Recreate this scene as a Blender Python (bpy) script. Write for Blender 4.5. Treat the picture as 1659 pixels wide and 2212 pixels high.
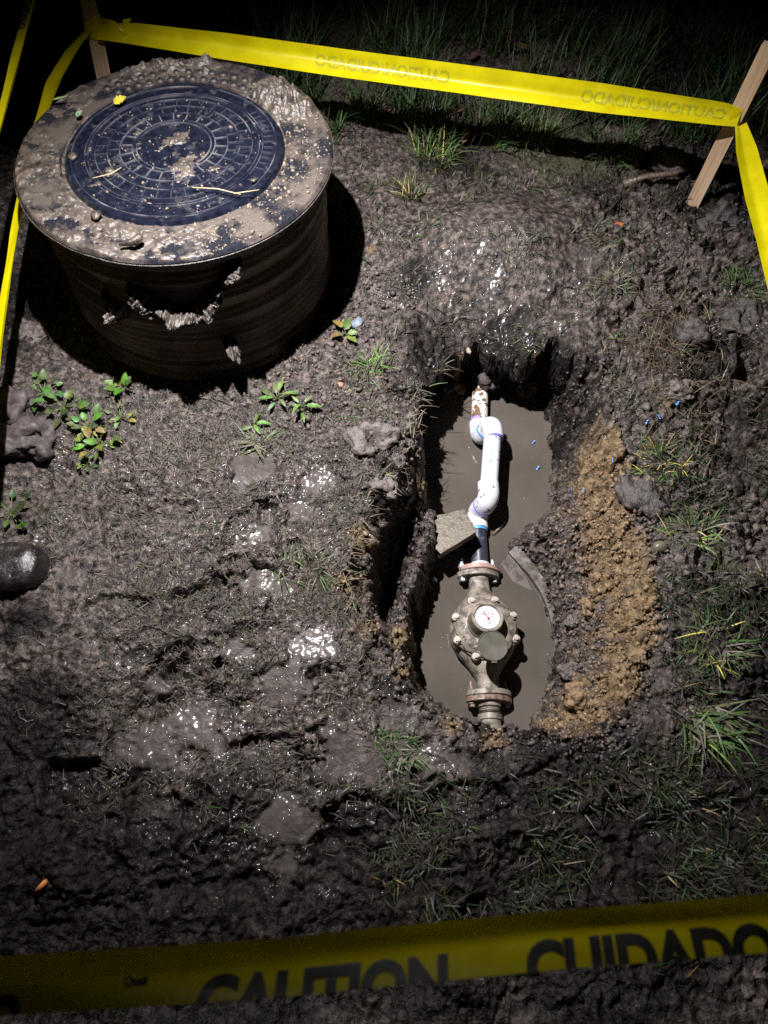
import bpy, bmesh, math, random
import numpy as np
from mathutils import Vector, Matrix, Quaternion

for o in list(bpy.data.objects):
    bpy.data.objects.remove(o)
scene = bpy.context.scene
COL = scene.collection
rnd = random.Random(7)
PI = math.pi

# ------------------------------------------------------------------ camera
CAM_H, PITCH, F = 1.65, math.radians(63), 1660.0          # focal length in pixels of a 1659 x 2212 frame
cd = bpy.data.cameras.new('camera'); cam = bpy.data.objects.new('camera', cd); COL.objects.link(cam)
cam.location = (0, 0, CAM_H); cam.rotation_euler = (math.radians(90) - PITCH, 0, 0)
cd.sensor_fit = 'AUTO'; cd.sensor_width = 36; cd.lens = F / 2212 * 36
cd.clip_start = 0.02; cd.clip_end = 200
cd.dof.use_dof = True; cd.dof.focus_distance = 2.05; cd.dof.aperture_fstop = 3.6
scene.camera = cam

# ------------------------------------------------------------------ night sky and the hand torch
w = bpy.data.worlds.new('World'); scene.world = w; w.use_nodes = True
wn = w.node_tree.nodes; wl = w.node_tree.links
sky = wn.new('ShaderNodeTexSky'); sky.sky_type = 'NISHITA'; sky.sun_disc = False
sky.sun_elevation = math.radians(8); sky.sun_rotation = math.radians(200)
wl.new(sky.outputs[0], wn['Background'].inputs[0]); wn['Background'].inputs[1].default_value = 0.0004

LIGHT = Vector((-0.37, 1.30, 1.66))
AIM = Vector((0.0, 1.13, 0.0))
ld = bpy.data.lights.new('torch_beam', 'SPOT'); ld.energy = 440; ld.color = (1.0, 0.975, 0.985)
ld.shadow_soft_size = 0.014; ld.spot_size = math.radians(102); ld.spot_blend = 1.0
lo = bpy.data.objects.new('torch_beam', ld); COL.objects.link(lo)
lo.location = LIGHT; lo.rotation_euler = (AIM - LIGHT).to_track_quat('-Z', 'Y').to_euler()

scene.view_settings.view_transform = 'Standard'; scene.view_settings.look = 'None'
scene.view_settings.exposure = 0; scene.view_settings.gamma = 1
scene.render.engine = 'CYCLES'
scene.cycles.use_denoising = False
scene.cycles.max_bounces = 6
scene.cycles.sample_clamp_indirect = 3

# ------------------------------------------------------------------ helpers
SP, CP = math.sin(PITCH), math.cos(PITCH)
def at(px, py, z):
    """the point at height z that the photograph shows at (px, py)"""
    a, b = (px - 829.5) / F, (1106 - py) / F
    d = (a, CP + b * SP, -SP + b * CP)
    t = (z - CAM_H) / d[2]
    return Vector((d[0] * t, d[1] * t, z))
def to_px(x, y, z):
    dep = y * CP - (z - CAM_H) * SP
    return 829.5 + F * x / dep, 1106 - F * (y * SP + (z - CAM_H) * CP) / dep

def tag(o, label=None, cat=None, group=None, kind=None):
    if label: o['label'] = label
    if cat: o['category'] = cat
    if group: o['group'] = group
    if kind: o['kind'] = kind
    return o
def empty(name, loc, label=None, cat=None, group=None):
    o = bpy.data.objects.new(name, None); COL.objects.link(o); o.location = loc
    o.empty_display_size = 0.05
    return tag(o, label, cat, group)
def link(name, me, mat, parent=None, smooth=False):
    if mat is not None and not me.materials: me.materials.append(mat)
    if smooth:
        me.polygons.foreach_set('use_smooth', [True] * len(me.polygons))
    o = bpy.data.objects.new(name, me); COL.objects.link(o)
    if parent: o.parent = parent
    return o
def obj(name, bm, mat, parent=None, smooth=False):
    bmesh.ops.recalc_face_normals(bm, faces=bm.faces)
    me = bpy.data.meshes.new(name); bm.to_mesh(me); bm.free()
    return link(name, me, mat, parent, smooth)
def autosmooth(o, ang=35):
    me = o.data
    bm = bmesh.new(); bm.from_mesh(me)
    for e in bm.edges:
        e.smooth = len(e.link_faces) != 2 or e.calc_face_angle(0) < math.radians(ang)
    for f in bm.faces: f.smooth = True
    bm.to_mesh(me); bm.free()
    return o
def B(): return bmesh.new()

def loft(bm, rings, closed=True, cap=True):
    """rings: list of lists of points, same length"""
    vs = [[bm.verts.new(p) for p in r] for r in rings]
    n = len(vs[0])
    for a, b in zip(vs[:-1], vs[1:]):
        for i in range(n if closed else n - 1):
            j = (i + 1) % n
            bm.faces.new((a[i], a[j], b[j], b[i]))
    if cap and closed:
        bm.faces.new(vs[0][::-1]); bm.faces.new(vs[-1])
    return vs
def frame(d):
    d = Vector(d).normalized()
    u = d.cross(Vector((0, 0, 1)))
    if u.length < 1e-3: u = d.cross(Vector((0, 1, 0)))
    u.normalize(); return u, d.cross(u)
def tube(bm, pts, rad, n=16, cap=True):
    pts = [Vector(p) for p in pts]
    if not hasattr(rad, '__len__'): rad = [rad] * len(pts)
    rings = []; u = None
    for i, p in enumerate(pts):
        d = (pts[min(i + 1, len(pts) - 1)] - pts[max(i - 1, 0)]).normalized()
        if u is None: u, v = frame(d)
        else:
            u = (u - d * u.dot(d)).normalized(); v = d.cross(u)
        rings.append([p + (u * math.cos(2 * PI * k / n) + v * math.sin(2 * PI * k / n)) * rad[i] for k in range(n)])
    return loft(bm, rings, True, cap)
def lathe(bm, prof, n=48, c=(0, 0, 0), cap=True):
    """prof: list of (r, z)"""
    rings = [[(c[0] + r * math.cos(2 * PI * k / n), c[1] + r * math.sin(2 * PI * k / n), c[2] + z) for k in range(n)] for r, z in prof]
    return loft(bm, rings, True, cap)
def prism(bm, poly, z0, z1):
    return loft(bm, [[(x, y, z0) for x, y in poly], [(x, y, z1) for x, y in poly]])
def bevel(bm, w_, seg=2):
    bmesh.ops.bevel(bm, geom=[e for e in bm.edges if len(e.link_faces) == 2 and e.calc_face_angle(0) > 0.5], offset=w_, segments=seg, affect='EDGES', profile=0.6)
def rough_up(bm, amp, scale, seed=0):
    from mathutils import noise as mn
    bm.normal_update()
    off = Vector((seed * 3.1, seed * 1.7, seed * 0.9))
    for v in bm.verts:
        v.co += v.normal * amp * mn.noise(v.co * scale + off)
def icos(bm, c, r, sub=1, sq=(1, 1, 1), rough=0.25, rot=None):
    m = bmesh.ops.create_icosphere(bm, subdivisions=sub, radius=1)
    q = rot or Quaternion((rnd.gauss(0, 1), rnd.gauss(0, 1), rnd.gauss(0, 1), rnd.gauss(0, 1))).normalized()
    for v in m['verts']:
        k = 1 + rnd.uniform(-rough, rough)
        v.co = Vector(c) + q @ Vector((v.co.x * sq[0], v.co.y * sq[1], v.co.z * sq[2])) * (r * k)
def dup(o, parent, loc=None, rot=None):
    c = o.copy(); COL.objects.link(c); c.parent = parent
    if loc is not None: c.location = loc
    if rot is not None: c.rotation_euler = rot
    return c

# ------------------------------------------------------------------ numpy noise
def _hash(ix, iy, seed):
    h = (ix.astype(np.int64) * 374761393 + iy.astype(np.int64) * 668265263 + seed * 144665) & 0x7fffffff
    h = ((h ^ (h >> 13)) * 1274126177) & 0x7fffffff
    h = ((h ^ (h >> 16)) * 1103515245) & 0x7fffffff
    return (h ^ (h >> 11)) & 0xfffff
def vnoise(x, y, seed=0):
    ix, iy = np.floor(x), np.floor(y); fx, fy = x - ix, y - iy
    ux, uy = fx * fx * fx * (fx * (fx * 6 - 15) + 10), fy * fy * fy * (fy * (fy * 6 - 15) + 10)
    def g(dx, dy):
        a = _hash(ix + dx, iy + dy, seed) * (2 * PI / 0xfffff)
        return np.cos(a) * (fx - dx) + np.sin(a) * (fy - dy)
    return ((g(0, 0) * (1 - ux) + g(1, 0) * ux) * (1 - uy) + (g(0, 1) * (1 - ux) + g(1, 1) * ux) * uy) * 1.5
def fbm(x, y, f, oct=4, seed=0, gain=0.5):
    s = 0; a = 1.0
    for k in range(oct):
        s = s + a * vnoise(x * f + 17.3 * k, y * f - 9.1 * k, seed + k); f *= 2.03; a *= gain
    return s
def worley(x, y, f, seed=0):
    x = x * f; y = y * f
    ix, iy = np.floor(x), np.floor(y)
    d1 = np.full(x.shape, 9.0); d2 = np.full(x.shape, 9.0); idv = np.zeros(x.shape)
    for dx in (-1, 0, 1):
        for dy in (-1, 0, 1):
            cx, cy = ix + dx, iy + dy
            jx = cx + _hash(cx, cy, seed) / 0xfffff; jy = cy + _hash(cx, cy, seed + 91) / 0xfffff
            d = (x - jx) ** 2 + (y - jy) ** 2
            near = d < d1
            d2 = np.where(near, d1, np.minimum(d2, d))
            idv = np.where(near, _hash(cx, cy, seed + 55) / 0xfffff, idv)
            d1 = np.where(near, d, d1)
    return np.sqrt(d1), np.sqrt(d2), idv
def sstep(a, b, x):
    t = np.clip((x - a) / (b - a), 0, 1); return t * t * (3 - 2 * t)
def poly_sd(x, y, poly):
    """signed distance to a polygon, negative inside"""
    d = np.full(x.shape, 1e9); ins = np.zeros(x.shape, bool)
    n = len(poly)
    for i in range(n):
        ax, ay = poly[i]; bx, by = poly[(i + 1) % n]
        ex, ey = bx - ax, by - ay
        t = np.clip(((x - ax) * ex + (y - ay) * ey) / (ex * ex + ey * ey + 1e-12), 0, 1)
        d = np.minimum(d, (x - ax - t * ex) ** 2 + (y - ay - t * ey) ** 2)
        c = ((ay > y) != (by > y)) & (x < (bx - ax) * (y - ay) / (by - ay + 1e-12) + ax)
        ins ^= c
    d = np.sqrt(d)
    return np.where(ins, -d, d)
def line_d(x, y, pts):
    d = np.full(x.shape, 1e9); tt = np.zeros(x.shape); n = len(pts) - 1
    for i in range(n):
        ax, ay = pts[i]; bx, by = pts[i + 1]; ex, ey = bx - ax, by - ay
        t = np.clip(((x - ax) * ex + (y - ay) * ey) / (ex * ex + ey * ey + 1e-12), 0, 1)
        q = np.sqrt((x - ax - t * ex) ** 2 + (y - ay - t * ey) ** 2)
        tt = np.where(q < d, (i + t) / n, tt); d = np.minimum(d, q)
    return d, tt

# ------------------------------------------------------------------ materials
def nodes(name):
    m = bpy.data.materials.new(name); m.use_nodes = True
    nt = m.node_tree; return m, nt.nodes, nt.links, nt.nodes['Principled BSDF']
def tex(n, l, kind, scale, co='Object', detail=5, rough=0.55, **kw):
    tc = n.new('ShaderNodeTexCoord'); t = n.new(kind)
    l.new(tc.outputs[co], t.inputs['Vector'])
    t.inputs['Scale'].default_value = scale
    if 'Detail' in t.inputs: t.inputs['Detail'].default_value = detail
    if 'Roughness' in t.inputs: t.inputs['Roughness'].default_value = rough
    return t
def ramp(n, l, src, stops):
    r = n.new('ShaderNodeValToRGB'); l.new(src, r.inputs[0])
    el = r.color_ramp.elements
    while len(el) > len(stops): el.remove(el[-1])
    while len(el) < len(stops): el.new(0.5)
    for e, (p, c) in zip(el, stops):
        e.position = p; e.color = c if len(c) == 4 else (*c, 1)
    return r
def mix(n, l, fac, a, b, mode='MIX'):
    m = n.new('ShaderNodeMix'); m.data_type = 'RGBA'; m.blend_type = mode
    for k, v in ((0, fac), (6, a), (7, b)):
        if isinstance(v, (int, float)): m.inputs[k].default_value = v
        elif isinstance(v, tuple): m.inputs[k].default_value = (*v[:3], 1)
        else: l.new(v, m.inputs[k])
    return m.outputs[2]
def math_(n, l, op, a, b=None, clamp=False):
    m = n.new('ShaderNodeMath'); m.operation = op; m.use_clamp = clamp
    for k, v in ((0, a), (1, b)):
        if v is None: continue
        if isinstance(v, (int, float)): m.inputs[k].default_value = v
        else: l.new(v, m.inputs[k])
    return m.outputs[0]
def bump(n, l, h, bsdf, strength=0.3, dist=0.002):
    b = n.new('ShaderNodeBump'); b.inputs['Strength'].default_value = strength; b.inputs['Distance'].default_value = dist
    l.new(h, b.inputs['Height']); l.new(b.outputs[0], bsdf.inputs['Normal']); return b
def simple(name, c1, c2, scale=40, rough=(0.35, 0.6), bmp=0.3, dist=0.001, metal=0.0, lo=0.35, hi=0.65, coat=0.0, spec=None):
    m, n, l, b = nodes(name)
    t = tex(n, l, 'ShaderNodeTexNoise', scale)
    r = ramp(n, l, t.outputs[0], [(lo, c1), (hi, c2)])
    l.new(r.outputs[0], b.inputs['Base Color'])
    rr = n.new('ShaderNodeMapRange'); l.new(t.outputs[0], rr.inputs[0])
    rr.inputs[1].default_value = 0.3; rr.inputs[2].default_value = 0.7
    rr.inputs[3].default_value = rough[0]; rr.inputs[4].default_value = rough[1]
    l.new(rr.outputs[0], b.inputs['Roughness'])
    b.inputs['Metallic'].default_value = metal
    b.inputs['Coat Weight'].default_value = coat; b.inputs['Coat Roughness'].default_value = 0.12
    if spec is not None: b.inputs['Specular IOR Level'].default_value = spec
    if bmp:
        t2 = tex(n, l, 'ShaderNodeTexNoise', scale * 3, detail=6)
        bump(n, l, t2.outputs[0], b, bmp, dist)
    return m
def dirty(name, base, base2, dirt, scale=25, thr=(0.5, 0.6), rough=(0.35, 0.8), metal=0.0, bmp=0.25, fine=160, detail=7):
    """a surface with patches of dirt on it"""
    m, n, l, b = nodes(name)
    a = tex(n, l, 'ShaderNodeTexNoise', fine, detail=4)
    c = ramp(n, l, a.outputs[0], [(0.35, base), (0.65, base2)])
    d = tex(n, l, 'ShaderNodeTexNoise', scale, detail=detail, rough=0.62)
    f = ramp(n, l, d.outputs[0], [(thr[0], (0, 0, 0)), (thr[1], (1, 1, 1))])
    l.new(mix(n, l, f.outputs[0], c.outputs[0], dirt), b.inputs['Base Color'])
    mr = n.new('ShaderNodeMapRange'); l.new(f.outputs[0], mr.inputs[0])
    mr.inputs[3].default_value = rough[0]; mr.inputs[4].default_value = rough[1]
    l.new(mr.outputs[0], b.inputs['Roughness'])
    if metal:
        mm = n.new('ShaderNodeMapRange'); l.new(f.outputs[0], mm.inputs[0])
        mm.inputs[3].default_value = metal; mm.inputs[4].default_value = 0
        l.new(mm.outputs[0], b.inputs['Metallic'])
    s = math_(n, l, 'ADD', f.outputs[0], a.outputs[0])
    bump(n, l, s, b, bmp, 0.001)
    return m

def vcol_mat(name, rough=0.45, trans=0.0, coat=0.0, spec=0.5, noise=60):
    m, n, l, b = nodes(name)
    a = n.new('ShaderNodeAttribute'); a.attribute_name = 'col'
    t = tex(n, l, 'ShaderNodeTexNoise', noise)
    r = ramp(n, l, t.outputs[0], [(0.3, (0.7, 0.7, 0.7)), (0.55, (1.1, 1.1, 1.1)), (.72, (1.0, .75, .6))])
    l.new(mix(n, l, 1.0, a.outputs[0], r.outputs[0], 'MULTIPLY'), b.inputs['Base Color'])
    b.inputs['Roughness'].default_value = rough
    b.inputs['Coat Weight'].default_value = coat; b.inputs['Specular IOR Level'].default_value = spec
    return m

def mud_material():
    m, n, l, b = nodes('wet_mud')
    a = n.new('ShaderNodeAttribute'); a.attribute_name = 'soil'
    s = n.new('ShaderNodeSeparateColor'); l.new(a.outputs['Color'], s.inputs[0])
    n1 = tex(n, l, 'ShaderNodeTexNoise', 9, detail=5, rough=0.65)
    n2 = tex(n, l, 'ShaderNodeTexNoise', 55, detail=4, rough=0.62)
    n3 = tex(n, l, 'ShaderNodeTexNoise', 190, detail=2, rough=0.6)
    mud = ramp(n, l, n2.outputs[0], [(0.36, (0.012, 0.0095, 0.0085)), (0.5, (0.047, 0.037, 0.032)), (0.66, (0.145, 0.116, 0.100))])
    dark = ramp(n, l, n2.outputs[0], [(0.36, (0.004, 0.0033, 0.003)), (0.52, (0.014, 0.0112, 0.010)), (0.72, (0.042, 0.034, 0.031))])  # dark humus, also the darkness painted in where the torch light fades
    tan = ramp(n, l, n2.outputs[0], [(0.33, (0.032, 0.023, 0.014)), (0.5, (0.125, 0.084, 0.044)), (0.68, (0.25, 0.175, 0.098))])
    moss = ramp(n, l, n3.outputs[0], [(0.3, (0.03, 0.03, 0.017)), (0.7, (0.075, 0.072, 0.042))])
    def edge(mask, w_=0.8):
        t = math_(n, l, 'MULTIPLY_ADD', n1.outputs[0], w_)
        t.node.inputs[2].default_value = -0.5 * w_
        t2 = math_(n, l, 'ADD', mask, t)
        r = n.new('ShaderNodeMapRange'); l.new(t2, r.inputs[0]); r.inputs[1].default_value = 0.4; r.inputs[2].default_value = 0.62
        return r.outputs[0]
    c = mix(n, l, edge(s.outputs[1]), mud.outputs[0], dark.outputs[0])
    c = mix(n, l, edge(s.outputs[0]), c, tan.outputs[0])
    al = math_(n, l, 'MULTIPLY', a.outputs['Alpha'], 1.0)
    c = mix(n, l, edge(al, 1.2), c, moss.outputs[0])
    pud = s.outputs[2]
    c = mix(n, l, math_(n, l, 'MULTIPLY', pud, 0.75), c, (0.058, 0.047, 0.041))
    l.new(c, b.inputs['Base Color'])
    r1 = n.new('ShaderNodeMapRange'); l.new(n1.outputs[0], r1.inputs[0])
    r1.inputs[1].default_value = 0.35; r1.inputs[2].default_value = 0.65; r1.inputs[3].default_value = 0.28; r1.inputs[4].default_value = 0.6
    rr = math_(n, l, 'ADD', r1.outputs[0], math_(n, l, 'MULTIPLY', s.outputs[0], 0.18))
    rr = math_(n, l, 'MULTIPLY', rr, math_(n, l, 'ADD', 1.0, math_(n, l, 'MULTIPLY', pud, 0.25)), True)
    l.new(rr, b.inputs['Roughness'])
    l.new(math_(n, l, 'SUBTRACT', 0.32, math_(n, l, 'MULTIPLY', s.outputs[1], 0.27), True), b.inputs['Specular IOR Level'])
    h = math_(n, l, 'ADD', math_(n, l, 'MULTIPLY', n2.outputs[0], 0.9), math_(n, l, 'MULTIPLY', n3.outputs[0], 0.35))
    h = math_(n, l, 'MULTIPLY', h, math_(n, l, 'SUBTRACT', 1.0, math_(n, l, 'MULTIPLY', pud, 0.55)))
    bb = bump(n, l, h, b, 0.9, 0.011)
    vo = tex(n, l, 'ShaderNodeTexVoronoi', 95, detail=0)
    sc_ = n.new('ShaderNodeSeparateColor'); l.new(vo.outputs['Color'], sc_.inputs[0])
    pick_ = math_(n, l, 'GREATER_THAN', sc_.outputs[0], 0.72)
    dq = math_(n, l, 'MULTIPLY', vo.outputs['Distance'], 3.1)
    dome = math_(n, l, 'MULTIPLY', math_(n, l, 'SUBTRACT', 1.0, math_(n, l, 'MULTIPLY', dq, dq), True), pick_)
    cb = n.new('ShaderNodeBump'); cb.inputs['Strength'].default_value = 1.0; cb.inputs['Distance'].default_value = 0.0010
    l.new(dome, cb.inputs['Height']); l.new(cb.outputs[0], b.inputs['Coat Normal'])
    wa = n.new('ShaderNodeAttribute'); wa.attribute_name = 'wet'
    bead = math_(n, l, 'GREATER_THAN', dome, 0.01)
    wv = math_(n, l, 'MULTIPLY', math_(n, l, 'GREATER_THAN', wa.outputs['Fac'], 0.15), bead)
    film = math_(n, l, 'MULTIPLY', wa.outputs['Fac'], 0.34)
    wv = math_(n, l, 'MAXIMUM', wv, film)
    l.new(wv, b.inputs['Coat Weight']); b.inputs['Coat Roughness'].default_value = 0.17; b.inputs['Coat IOR'].default_value = 1.5
    return m
MUD = mud_material()

M_clod = vcol_mat('soil_clod', rough=0.62, noise=120)
M_grass = vcol_mat('grass_blade', rough=0.5, spec=0.3, noise=30)
M_leaf = vcol_mat('leaf', rough=0.5, noise=90, spec=.35)
M_pvc = dirty('white_pvc', (0.58, 0.585, 0.64), (0.65, 0.655, 0.71), (0.10, 0.085, 0.06), scale=75, thr=(0.615, 0.65), rough=(0.28, 0.6), bmp=0.05, detail=3)
M_pvc_dirty = dirty('muddy_white_pvc', (0.62, 0.58, 0.56), (0.72, 0.68, 0.66), (0.13, 0.075, 0.03), scale=38, thr=(0.49, 0.53), rough=(0.35, 0.7), bmp=0.2, detail=5)
M_primer = simple('purple_primer', (0.16, 0.14, 0.62), (0.24, 0.2, 0.75), 60, (0.3, 0.45), 0.1)
M_primer_p = simple('violet_primer', (0.26, 0.14, 0.52), (0.36, 0.24, 0.6), 60, (0.3, 0.45), 0.1)
M_cement = simple('blue_cement', (0.05, 0.27, 0.72), (0.08, 0.36, 0.82), 60, (0.25, 0.4), 0.1)
M_black_pipe = dirty('black_pipe', (0.018, 0.02, 0.032), (0.035, 0.04, 0.06), (0.12, 0.12, 0.15), scale=60, thr=(0.58, 0.72), rough=(0.32, 0.6), bmp=0.1)
M_bronze = dirty('mud_stained_bronze', (0.185, 0.155, 0.122), (0.27, 0.23, 0.185), (0.075, 0.063, 0.052), scale=42, thr=(0.46, 0.6), rough=(0.45, 0.68), metal=0.0, bmp=0.4)
M_bronze_dark = dirty('dark_mud_stained_bronze', (0.10, 0.085, 0.065), (0.16, 0.135, 0.1), (0.05, 0.042, 0.032), scale=45, thr=(0.5, 0.62), rough=(0.3, 0.55), metal=0.2, bmp=0.3)
M_rust = dirty('rusty_flange', (0.15, 0.095, 0.068), (0.235, 0.16, 0.12), (0.075, 0.045, 0.03), scale=55, thr=(0.48, 0.6), rough=(0.5, 0.75), metal=0.1, bmp=0.5)
M_pink = dirty('pink_rust_flange', (0.28, 0.17, 0.14), (0.36, 0.24, 0.20), (0.12, 0.07, 0.05), scale=50, thr=(0.55, 0.66), rough=(0.5, 0.75), bmp=0.3)
M_zinc = simple('zinc_bolt', (0.42, 0.45, 0.48), (0.6, 0.62, 0.66), 120, (0.25, 0.45), 0.1, metal=0.6)
M_bolt = simple('bronze_bolt', (0.24, 0.20, 0.165), (0.42, 0.36, 0.31), 140, (0.3, 0.5), 0.2, metal=0.25)
M_dial = simple('dial_white', (0.58, 0.61, 0.68), (0.63, 0.66, 0.73), 100, (0.2, 0.3), 0, coat=0.6)
M_print = simple('dial_print', (0.09, 0.10, 0.13), (0.12, 0.13, 0.16), 100, (0.4, 0.5), 0)
M_red = simple('red_needle', (0.7, 0.03, 0.03), (0.75, 0.05, 0.05), 100, (0.3, 0.4), 0)
M_lens = simple('register_lid', (0.085, 0.08, 0.065), (0.13, 0.12, 0.10), 30, (0.12, 0.25), 0.05, coat=0.5)
M_cover = None
M_wood = None
M_water = None
M_stone = dirty('wet_stone', (0.095, 0.076, 0.052), (0.14, 0.115, 0.082), (0.055, 0.044, 0.033), scale=50, thr=(0.5, 0.65), rough=(0.35, 0.6), bmp=0.6)
M_slab = dirty('slab_edge', (0.06, 0.048, 0.040), (0.09, 0.072, 0.06), (0.045, 0.03, 0.02), scale=35, thr=(0.5, 0.65), rough=(0.55, 0.75), bmp=0.7)
M_twig = dirty('twig_bark', (0.10, 0.07, 0.05), (0.16, 0.12, 0.09), (0.05, 0.03, 0.02), scale=120, thr=(0.5, 0.6), rough=(0.45, 0.7))
M_boot = dirty('wet_boot_rubber', (0.009, 0.007, 0.007), (0.016, 0.012, 0.012), (0.035, 0.027, 0.025), scale=22, thr=(0.45, 0.62), rough=(0.24, 0.5), bmp=0.8)
M_boot_mud = dirty('mud_caked_boot', (0.055, 0.044, 0.043), (0.09, 0.072, 0.07), (0.035, 0.027, 0.027), scale=30, thr=(0.45, 0.65), rough=(0.6, 0.8), bmp=1.0, fine=70)
M_blue = simple('blue_plastic_shaving', (0.06, 0.22, 0.8), (0.12, 0.32, 0.9), 80, (0.3, 0.45), 0.1)
M_pit = dirty('pit_plastic', (0.075, 0.036, 0.014), (0.11, 0.055, 0.022), (0.022, 0.013, 0.009), scale=6, thr=(0.42, 0.62), rough=(0.38, 0.55), bmp=0.3)
M_print_black = simple('tape_print', (0.012, 0.012, 0.010), (0.02, 0.02, 0.016), 30, (0.35, 0.5), 0)
M_print_faint = simple('tape_print_through', (0.30, 0.285, 0.01), (0.38, 0.36, 0.015), 300, (0.4, 0.5), 0)

def cover_material():
    m, n, l, b = nodes('cover_plastic')
    a = tex(n, l, 'ShaderNodeTexNoise', 60, detail=5)
    c = ramp(n, l, a.outputs[0], [(0.35, (0.004, 0.0045, 0.009)), (0.7, (0.010, 0.012, 0.022))])
    d = tex(n, l, 'ShaderNodeTexNoise', 30, detail=8, rough=0.7)
    f = ramp(n, l, d.outputs[0], [(0.56, (0, 0, 0)), (0.70, (1, 1, 1))])
    l.new(mix(n, l, math_(n, l, 'MULTIPLY', f.outputs[0], 0.6), c.outputs[0], (0.075, 0.066, 0.062)), b.inputs['Base Color'])
    mr = n.new('ShaderNodeMapRange'); l.new(f.outputs[0], mr.inputs[0]); mr.inputs[3].default_value = 0.15; mr.inputs[4].default_value = 0.5
    l.new(mr.outputs[0], b.inputs['Roughness'])
    b.inputs['Specular IOR Level'].default_value = 0.6
    bump(n, l, d.outputs[0], b, 0.25, 0.001)
    return m
M_cover = cover_material()
def rib_material():
    m, n, l, b = nodes('cover_rib')
    a = tex(n, l, 'ShaderNodeTexNoise', 14, detail=5)
    c = ramp(n, l, a.outputs[0], [(0.40, (0.010, 0.011, 0.02)), (0.55, (0.05, 0.052, 0.065)), (0.7, (0.14, 0.13, 0.125))])
    l.new(c.outputs[0], b.inputs['Base Color'])
    b.inputs['Roughness'].default_value = 0.2
    return m
M_rib = rib_material()
def lidmud_material():
    m, n, l, b = nodes('lid_mud')
    a = tex(n, l, 'ShaderNodeTexNoise', 40, detail=7, rough=0.65)
    c = ramp(n, l, a.outputs[0], [(0.34, (0.012, 0.010, 0.009)), (0.49, (0.048, 0.038, 0.031)), (0.61, (0.10, 0.079, 0.062)), (0.74, (0.21, 0.16, 0.095))])
    d = tex(n, l, 'ShaderNodeTexNoise', 9, detail=4)
    f = ramp(n, l, d.outputs[0], [(0.42, (0, 0, 0)), (0.62, (1, 1, 1))])
    l.new(mix(n, l, math_(n, l, 'MULTIPLY', f.outputs[0], 0.5), c.outputs[0], (0.075, 0.06, 0.05)), b.inputs['Base Color'])
    b.inputs['Roughness'].default_value = 0.4
    t = tex(n, l, 'ShaderNodeTexNoise', 150, detail=5)
    bump(n, l, math_(n, l, 'ADD', t.outputs[0], a.outputs[0]), b, 0.7, 0.003)
    return m
M_lidmud = lidmud_material()
def wood_material():
    m, n, l, b = nodes('stake_pine')
    tc = n.new('ShaderNodeTexCoord'); mp = n.new('ShaderNodeMapping'); mp.inputs['Scale'].default_value = (60, 60, 4)
    l.new(tc.outputs['Object'], mp.inputs[0])
    t = n.new('ShaderNodeTexNoise'); t.inputs['Scale'].default_value = 1.5; t.inputs['Detail'].default_value = 6
    l.new(mp.outputs[0], t.inputs['Vector'])
    c = ramp(n, l, t.outputs[0], [(0.3, (0.42, 0.27, 0.16)), (0.55, (0.58, 0.41, 0.27)), (0.75, (0.66, 0.50, 0.36))])
    k = tex(n, l, 'ShaderNodeTexNoise', 14, detail=2)
    f = ramp(n, l, k.outputs[0], [(0.62, (0, 0, 0)), (0.70, (1, 1, 1))])
    l.new(mix(n, l, math_(n, l, 'MULTIPLY', f.outputs[0], 0.6), c.outputs[0], (0.24, 0.12, 0.07)), b.inputs['Base Color'])
    b.inputs['Roughness'].default_value = 0.6
    bump(n, l, t.outputs[0], b, 0.4, 0.001)
    return m
M_wood = wood_material()
def tape_material():
    m, n, l, b = nodes('yellow_tape')
    t = tex(n, l, 'ShaderNodeTexNoise', 18, detail=4)
    c = ramp(n, l, t.outputs[0], [(0.35, (0.66, 0.56, 0.003)), (0.65, (0.78, 0.69, 0.005))])
    l.new(c.outputs[0], b.inputs['Base Color'])
    b.inputs['Roughness'].default_value = 0.3
    b.inputs['Coat Weight'].default_value = 0.3; b.inputs['Coat Roughness'].default_value = 0.15
    tr = n.new('ShaderNodeBsdfTranslucent'); l.new(c.outputs[0], tr.inputs[0])
    mx = n.new('ShaderNodeMixShader'); mx.inputs[0].default_value = 0.3
    l.new(b.outputs[0], mx.inputs[1]); l.new(tr.outputs[0], mx.inputs[2]); l.new(mx.outputs[0], n['Material Output'].inputs[0])
    w_ = tex(n, l, 'ShaderNodeTexNoise', 45, detail=3)
    bump(n, l, w_.outputs[0], b, 0.25, 0.002)
    return m
M_tape = tape_material()
def water_material():
    m, n, l, b = nodes('muddy_water')
    t = tex(n, l, 'ShaderNodeTexNoise', 5, detail=4)
    c = ramp(n, l, t.outputs[0], [(0.35, (0.070, 0.060, 0.050)), (0.65, (0.094, 0.081, 0.069))])
    l.new(c.outputs[0], b.inputs['Base Color'])
    b.inputs['Roughness'].default_value = 0.06
    b.inputs['IOR'].default_value = 1.33
    w_ = tex(n, l, 'ShaderNodeTexNoise', 14, detail=2)
    bump(n, l, w_.outputs[0], b, 0.06, 0.01)
    return m
M_water = water_material()

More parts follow.
